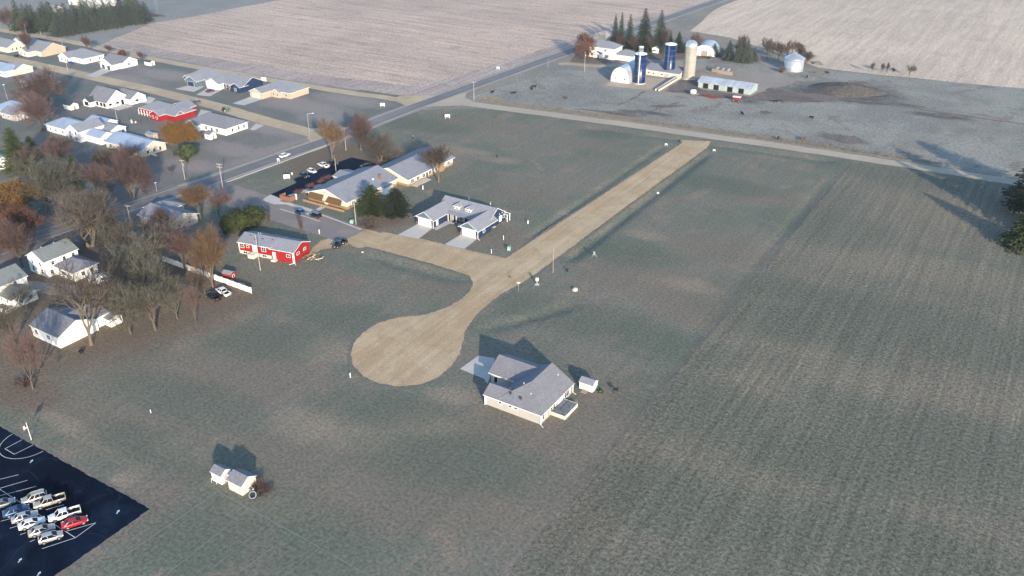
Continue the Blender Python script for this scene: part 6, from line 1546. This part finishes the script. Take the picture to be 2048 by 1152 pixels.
# leaning tractor tyre, smaller wheel, sawhorse by the sheds
c = P(507,996); t = thing("tractor_tyre", "large old tractor tyre leaning by the cream shed corner", "tyre", c, .5)
q = MB(); n_ = 24; rings = []
for i in range(n_):
    a = 2*math.pi*i/n_; rings.append([((.72+.24*math.cos(b_))*math.cos(a), .24*math.sin(b_), (.72+.24*math.cos(b_))*math.sin(a)) for b_ in [k*math.pi/4 for k in range(8)]])
q.loft(rings + [rings[0]], cap=False); o = q.build("tread", M['rubber'], t, True); o.location = (0,0,.78); o.rotation_euler = (math.radians(-42),0,0)
q = MB(); rings = [[((r_)*math.cos(2*math.pi*i/n_), y_, (r_)*math.sin(2*math.pi*i/n_)) for i in range(n_)] for r_, y_ in ((.56,-.235),(.84,-.235))]; q.loft(rings, cap=False); o = q.build("sidewall", M['deckgrey'], t); o.location = (0,-.02,.78); o.rotation_euler = (math.radians(-42),0,0)
c = P(502,983); t = thing("cable_spool", "grey spool standing against the cream shed wall", "spool", c, .3)
for y in (-.35,.35): q = MB(); q.tube((0,y-.04,.5),(0,y+.04,.5),.5,.5,18); q.build("flange", M['concrete'], t)
q = MB(); q.tube((0,-.35,.5),(0,.35,.5),.22,.22,12); q.build("drum", M['woodtrim'], t)
c = P(430,965); t = thing("sawhorse", "white sawhorse bench leaning by the smaller white shed", "sawhorse", c, .1)
q = MB(); q.box(-.9,.9,-.07,.07,.68,.78); q.build("beam", M['whiteplain'], t)
for x in (-.7,.7):
    for y in (-.3,.3): q = MB(); q.tube((x,y*.2,.7),(x,y,0),.035,.035,5); q.build("leg", M['whiteplain'], t)
# wood and junk piles by the red house
t = thing("junk_pile", "heap of brown timber and scrap against the red house end wall", "junk pile", P(625,517), .3); rd = random.Random(9)
for i in range(46):
    q = MB(); q.obox((rd.gauss(0,1.6), rd.gauss(0,1.0), abs(rd.gauss(0,.5))+.1), (rd.uniform(.5,2.4), rd.uniform(.1,.4), rd.uniform(.08,.3)), rd.uniform(0,3.1), 0, rd.uniform(-.4,.4), rd.uniform(-.4,.4))
    q.build("timber" if i % 4 else "scrap_sheet", M[('panel','woodtrim','stone','mud','cream','bark_tan')[i % 6]], t)
t = thing("blue_tarp_bundle", "blue tarp bundle at the red house corner", "tarp", P(598,519), .2); bm = bmesh.new(); bmesh.ops.create_icosphere(bm, subdivisions=2, radius=.6)
for v in bm.verts: v.co *= rd.uniform(.75,1.15); v.co.z = max(v.co.z*.7+.3, -.02)
me = bpy.data.meshes.new("tarp"); bm.to_mesh(me); bm.free(); me.materials.append(PAINT['blue']); link("cover", me, t); q = MB(); q.tube((-.62,0,.3),(.62,0,.32),.02,.02,4); q.build("rope", M['whiteplain'], t)
# flagpole
c = P(63,880); t = thing("flagpole", "white flagpole with striped flag beside the school lot", "flagpole", c, 0); H = HT(63,880,845)
q = MB(); q.tube((0,0,-.05),(0,0,H),.07,.05,9); q.build("mast", M['whiteplain'], t); q = MB(); q.lathe([(.02,-.1),(.1,-.03),(.1,.03),(.02,.1)],9,0,(0,0,H+.06)); q.build("finial", M['drygrass'], t)
M['flagred'] = flat_mat("flag_red", (.40,.02,.03), .05); M['flagblue'] = flat_mat("flag_blue", (.015,.02,.09), .05)
fl = MB(); 
def wave(u, v): return (-.06 - u*.75, -.35*u - .10*math.sin(u*5), H-.55 - v - .55*u - .05*math.sin(u*4+v*3))
for j in range(13):
    for i in range(10):
        u0, u1, v0, v1 = i*.13, (i+1)*.13, j*.075, (j+1)*.075
        fl.poly([wave(u0,v0), wave(u1,v0), wave(u1,v1), wave(u0,v1)], 2 if (j < 7 and i < 4) else (j % 2))
fl.build("flag", [M['flagred'], M['whiteplain'], M['flagblue']], t)
# fire pits, yard bits
for lab, q_ in (("dark cart left on the lawn below the white bungalow", (163,706)),):
    t = thing("garden_cart", lab, "cart", P(*q_), .5)
    q = MB(); q.loft([[(-.5,-.3,.35),(.5,-.3,.35),(.5,.3,.35),(-.5,.3,.35)],[(-.65,-.42,.75),(.65,-.42,.75),(.65,.42,.75),(-.65,.42,.75)]]); q.build("tub", M['rubber'], t)
    for y in (-.42,.42): q = MB(); q.tube((.1,y-.04,.22),(.1,y+.04,.22),.22,.22,12); q.build("wheel", M['rubber'], t)
    q = MB(); q.tube((-.6,0,.6),(-1.2,0,.9),.03,.03,5); q.build("handle", M['metal'], t)
c = P(265,288); t = thing("patio_set", "cluster of patio chairs behind the winged house", "furniture", P(268,245), 0)
for i, (x, y) in enumerate(((-2,0),(0,.8),(1.6,-.4),(2.8,.9),(.4,-1.4))):
    q = MB(); q.box(x-.3,x+.3,y-.3,y+.3,.38,.46); q.box(x-.3,x+.3,y+.25,y+.32,.46,1.0)
    for sx in (-.26,.26):
        for sy in (-.26,.26): q.box(x+sx-.03,x+sx+.03,y+sy-.03,y+sy+.03,0,.38)
    q.build("chair", M['barnred' if i % 2 else 'whiteplain'], t)

# ------------------------------------------------------------------ cattle
def cow_mesh(mat):
    me = bpy.data.meshes.new("cow"); V = [(0,0,1.05),(.45,0,1.08),(.8,0,1.12),(-.45,0,1.05),(-.8,0,1.1),(1.1,0,1.3),(1.35,0,1.42),(1.62,0,1.22)]
    E = [(0,1),(1,2),(0,3),(3,4),(2,5),(5,6),(6,7)]; R = [(.36,.40),(.34,.40),(.26,.34),(.36,.40),(.26,.32),(.17,.22),(.15,.17),(.10,.11)]
    for x, a in ((.72, 2), (-.78, 4)):
        for sy in (-1,1):
            k = len(V); V += [(x,sy*.2,.72),(x+(.02 if x>0 else -.06),sy*.21,.40),(x,sy*.21,.03)]; E += [(a,k),(k,k+1),(k+1,k+2)]; R += [(.14,.14),(.08,.08),(.07,.07)]
    k = len(V); V += [(-1.05,0,1.05),(-1.1,0,.55)]; E += [(4,k),(k,k+1)]; R += [(.06,.06),(.03,.03)]
    for sy in (-1,1): k = len(V); V.append((1.32,sy*.26,1.5)); E.append((6,k)); R.append((.05,.04))
    me.from_pydata(V, E, []); o = bpy.data.objects.new("cow_skeleton", me); COL.objects.link(o)
    o.modifiers.new("skin", 'SKIN'); sm = o.modifiers.new("sub", 'SUBSURF'); sm.levels = 1
    for i, v in enumerate(me.skin_vertices[0].data): v.radius = R[i]; v.use_root = (i == 0)
    dg = bpy.context.evaluated_depsgraph_get(); ev = o.evaluated_get(dg); out = bpy.data.meshes.new_from_object(ev)
    bpy.data.objects.remove(o); out.name = "cow"; out.materials.clear(); out.materials.append(M[mat])
    out.polygons.foreach_set("use_smooth", [True]*len(out.polygons)); return out
cb, cr = cow_mesh('cowblack'), cow_mesh('cowbrown'); rd = random.Random(4)
for x, y, me in ((985,187,cb),(1027,189,cb),(1063,180,cb),(1068,176,cb),(1550,206,cb),(1484,230,cb),(1622,238,cb),(1556,279,cb),(1614,156,cb),(1660,181,cb),(1654,148,cb)):
    o = tag(link("cow", me, None, P(x,y), rd.uniform(0,6.28)), "black cow standing in the frosted pasture", "cow", "black cattle in the pasture")
for x, y in ((1132,199),(1568,206),(1605,281)):
    o = tag(link("cow", cr, None, P(x,y), rd.uniform(0,6.28)), "red-brown cow standing in the frosted pasture", "cow", "brown cattle in the pasture")

# ------------------------------------------------------------------ burning brush pile with smoke, then the haze
c = P(316,33); t = thing("brush_fire", "smouldering reddish brush pile past the windbreak's end", "brush pile", c, 0); rd = random.Random(8)
q = MB()
for i in range(120): a = Vector((rd.gauss(0,5), rd.gauss(0,1.6), rd.uniform(0,1.2))); q.ribbon(a, a + Vector((rd.uniform(-2,2), rd.uniform(-1,1), rd.uniform(-.2,.8))), .12, .05, rd)
q.build("branches", M['bark'], t)
q = MB()
for i in range(60): a = Vector((rd.gauss(-3,2), rd.gauss(-1,1), rd.uniform(0,1.0))); q.ribbon(a, a + Vector((rd.uniform(-1,1), rd.uniform(-1,1), rd.uniform(0,.6))), .25, .1, rd)
q.build("embers", M['leaf_rust'], t)
sm, tt = new_mat("smoke"); pv = nd(tt, "ShaderNodeVolumePrincipled"); pv.inputs["Color"].default_value = (.8,.85,.92,1); pv.inputs["Density"].default_value = .035
oo = nd(tt, "ShaderNodeOutputMaterial"); tt.links.new(pv.outputs[0], oo.inputs["Volume"])
q = MB(); rings = []
for i in range(9):
    f = i/8; r_ = .6 + 3.2*f; cx, cy, cz = -10*f*f - 3*f, 6*f, .8 + 20*f
    rings.append([(cx + r_*math.cos(k*.6283)*(1+.15*math.sin(k*3+i)), cy + r_*math.sin(k*.6283), cz + .2*r_*math.cos(k*1.3+i)) for k in range(10)])
q.loft(rings); o = q.build("smoke", sm, None, True); o.location = (c.x, c.y, 0); stuff(o)
hz, tt = new_mat("air_haze"); pv = nd(tt, "ShaderNodeVolumePrincipled"); pv.inputs["Color"].default_value = (.92,.94,.98,1); pv.inputs["Density"].default_value = HAZE
pv.inputs["Anisotropy"].default_value = 0.7
oo = nd(tt, "ShaderNodeOutputMaterial"); tt.links.new(pv.outputs[0], oo.inputs["Volume"])
q = MB(); q.box(-6500, 6500, -6500, 6500, -2.0, 124.0); stuff(q.build("haze", hz))
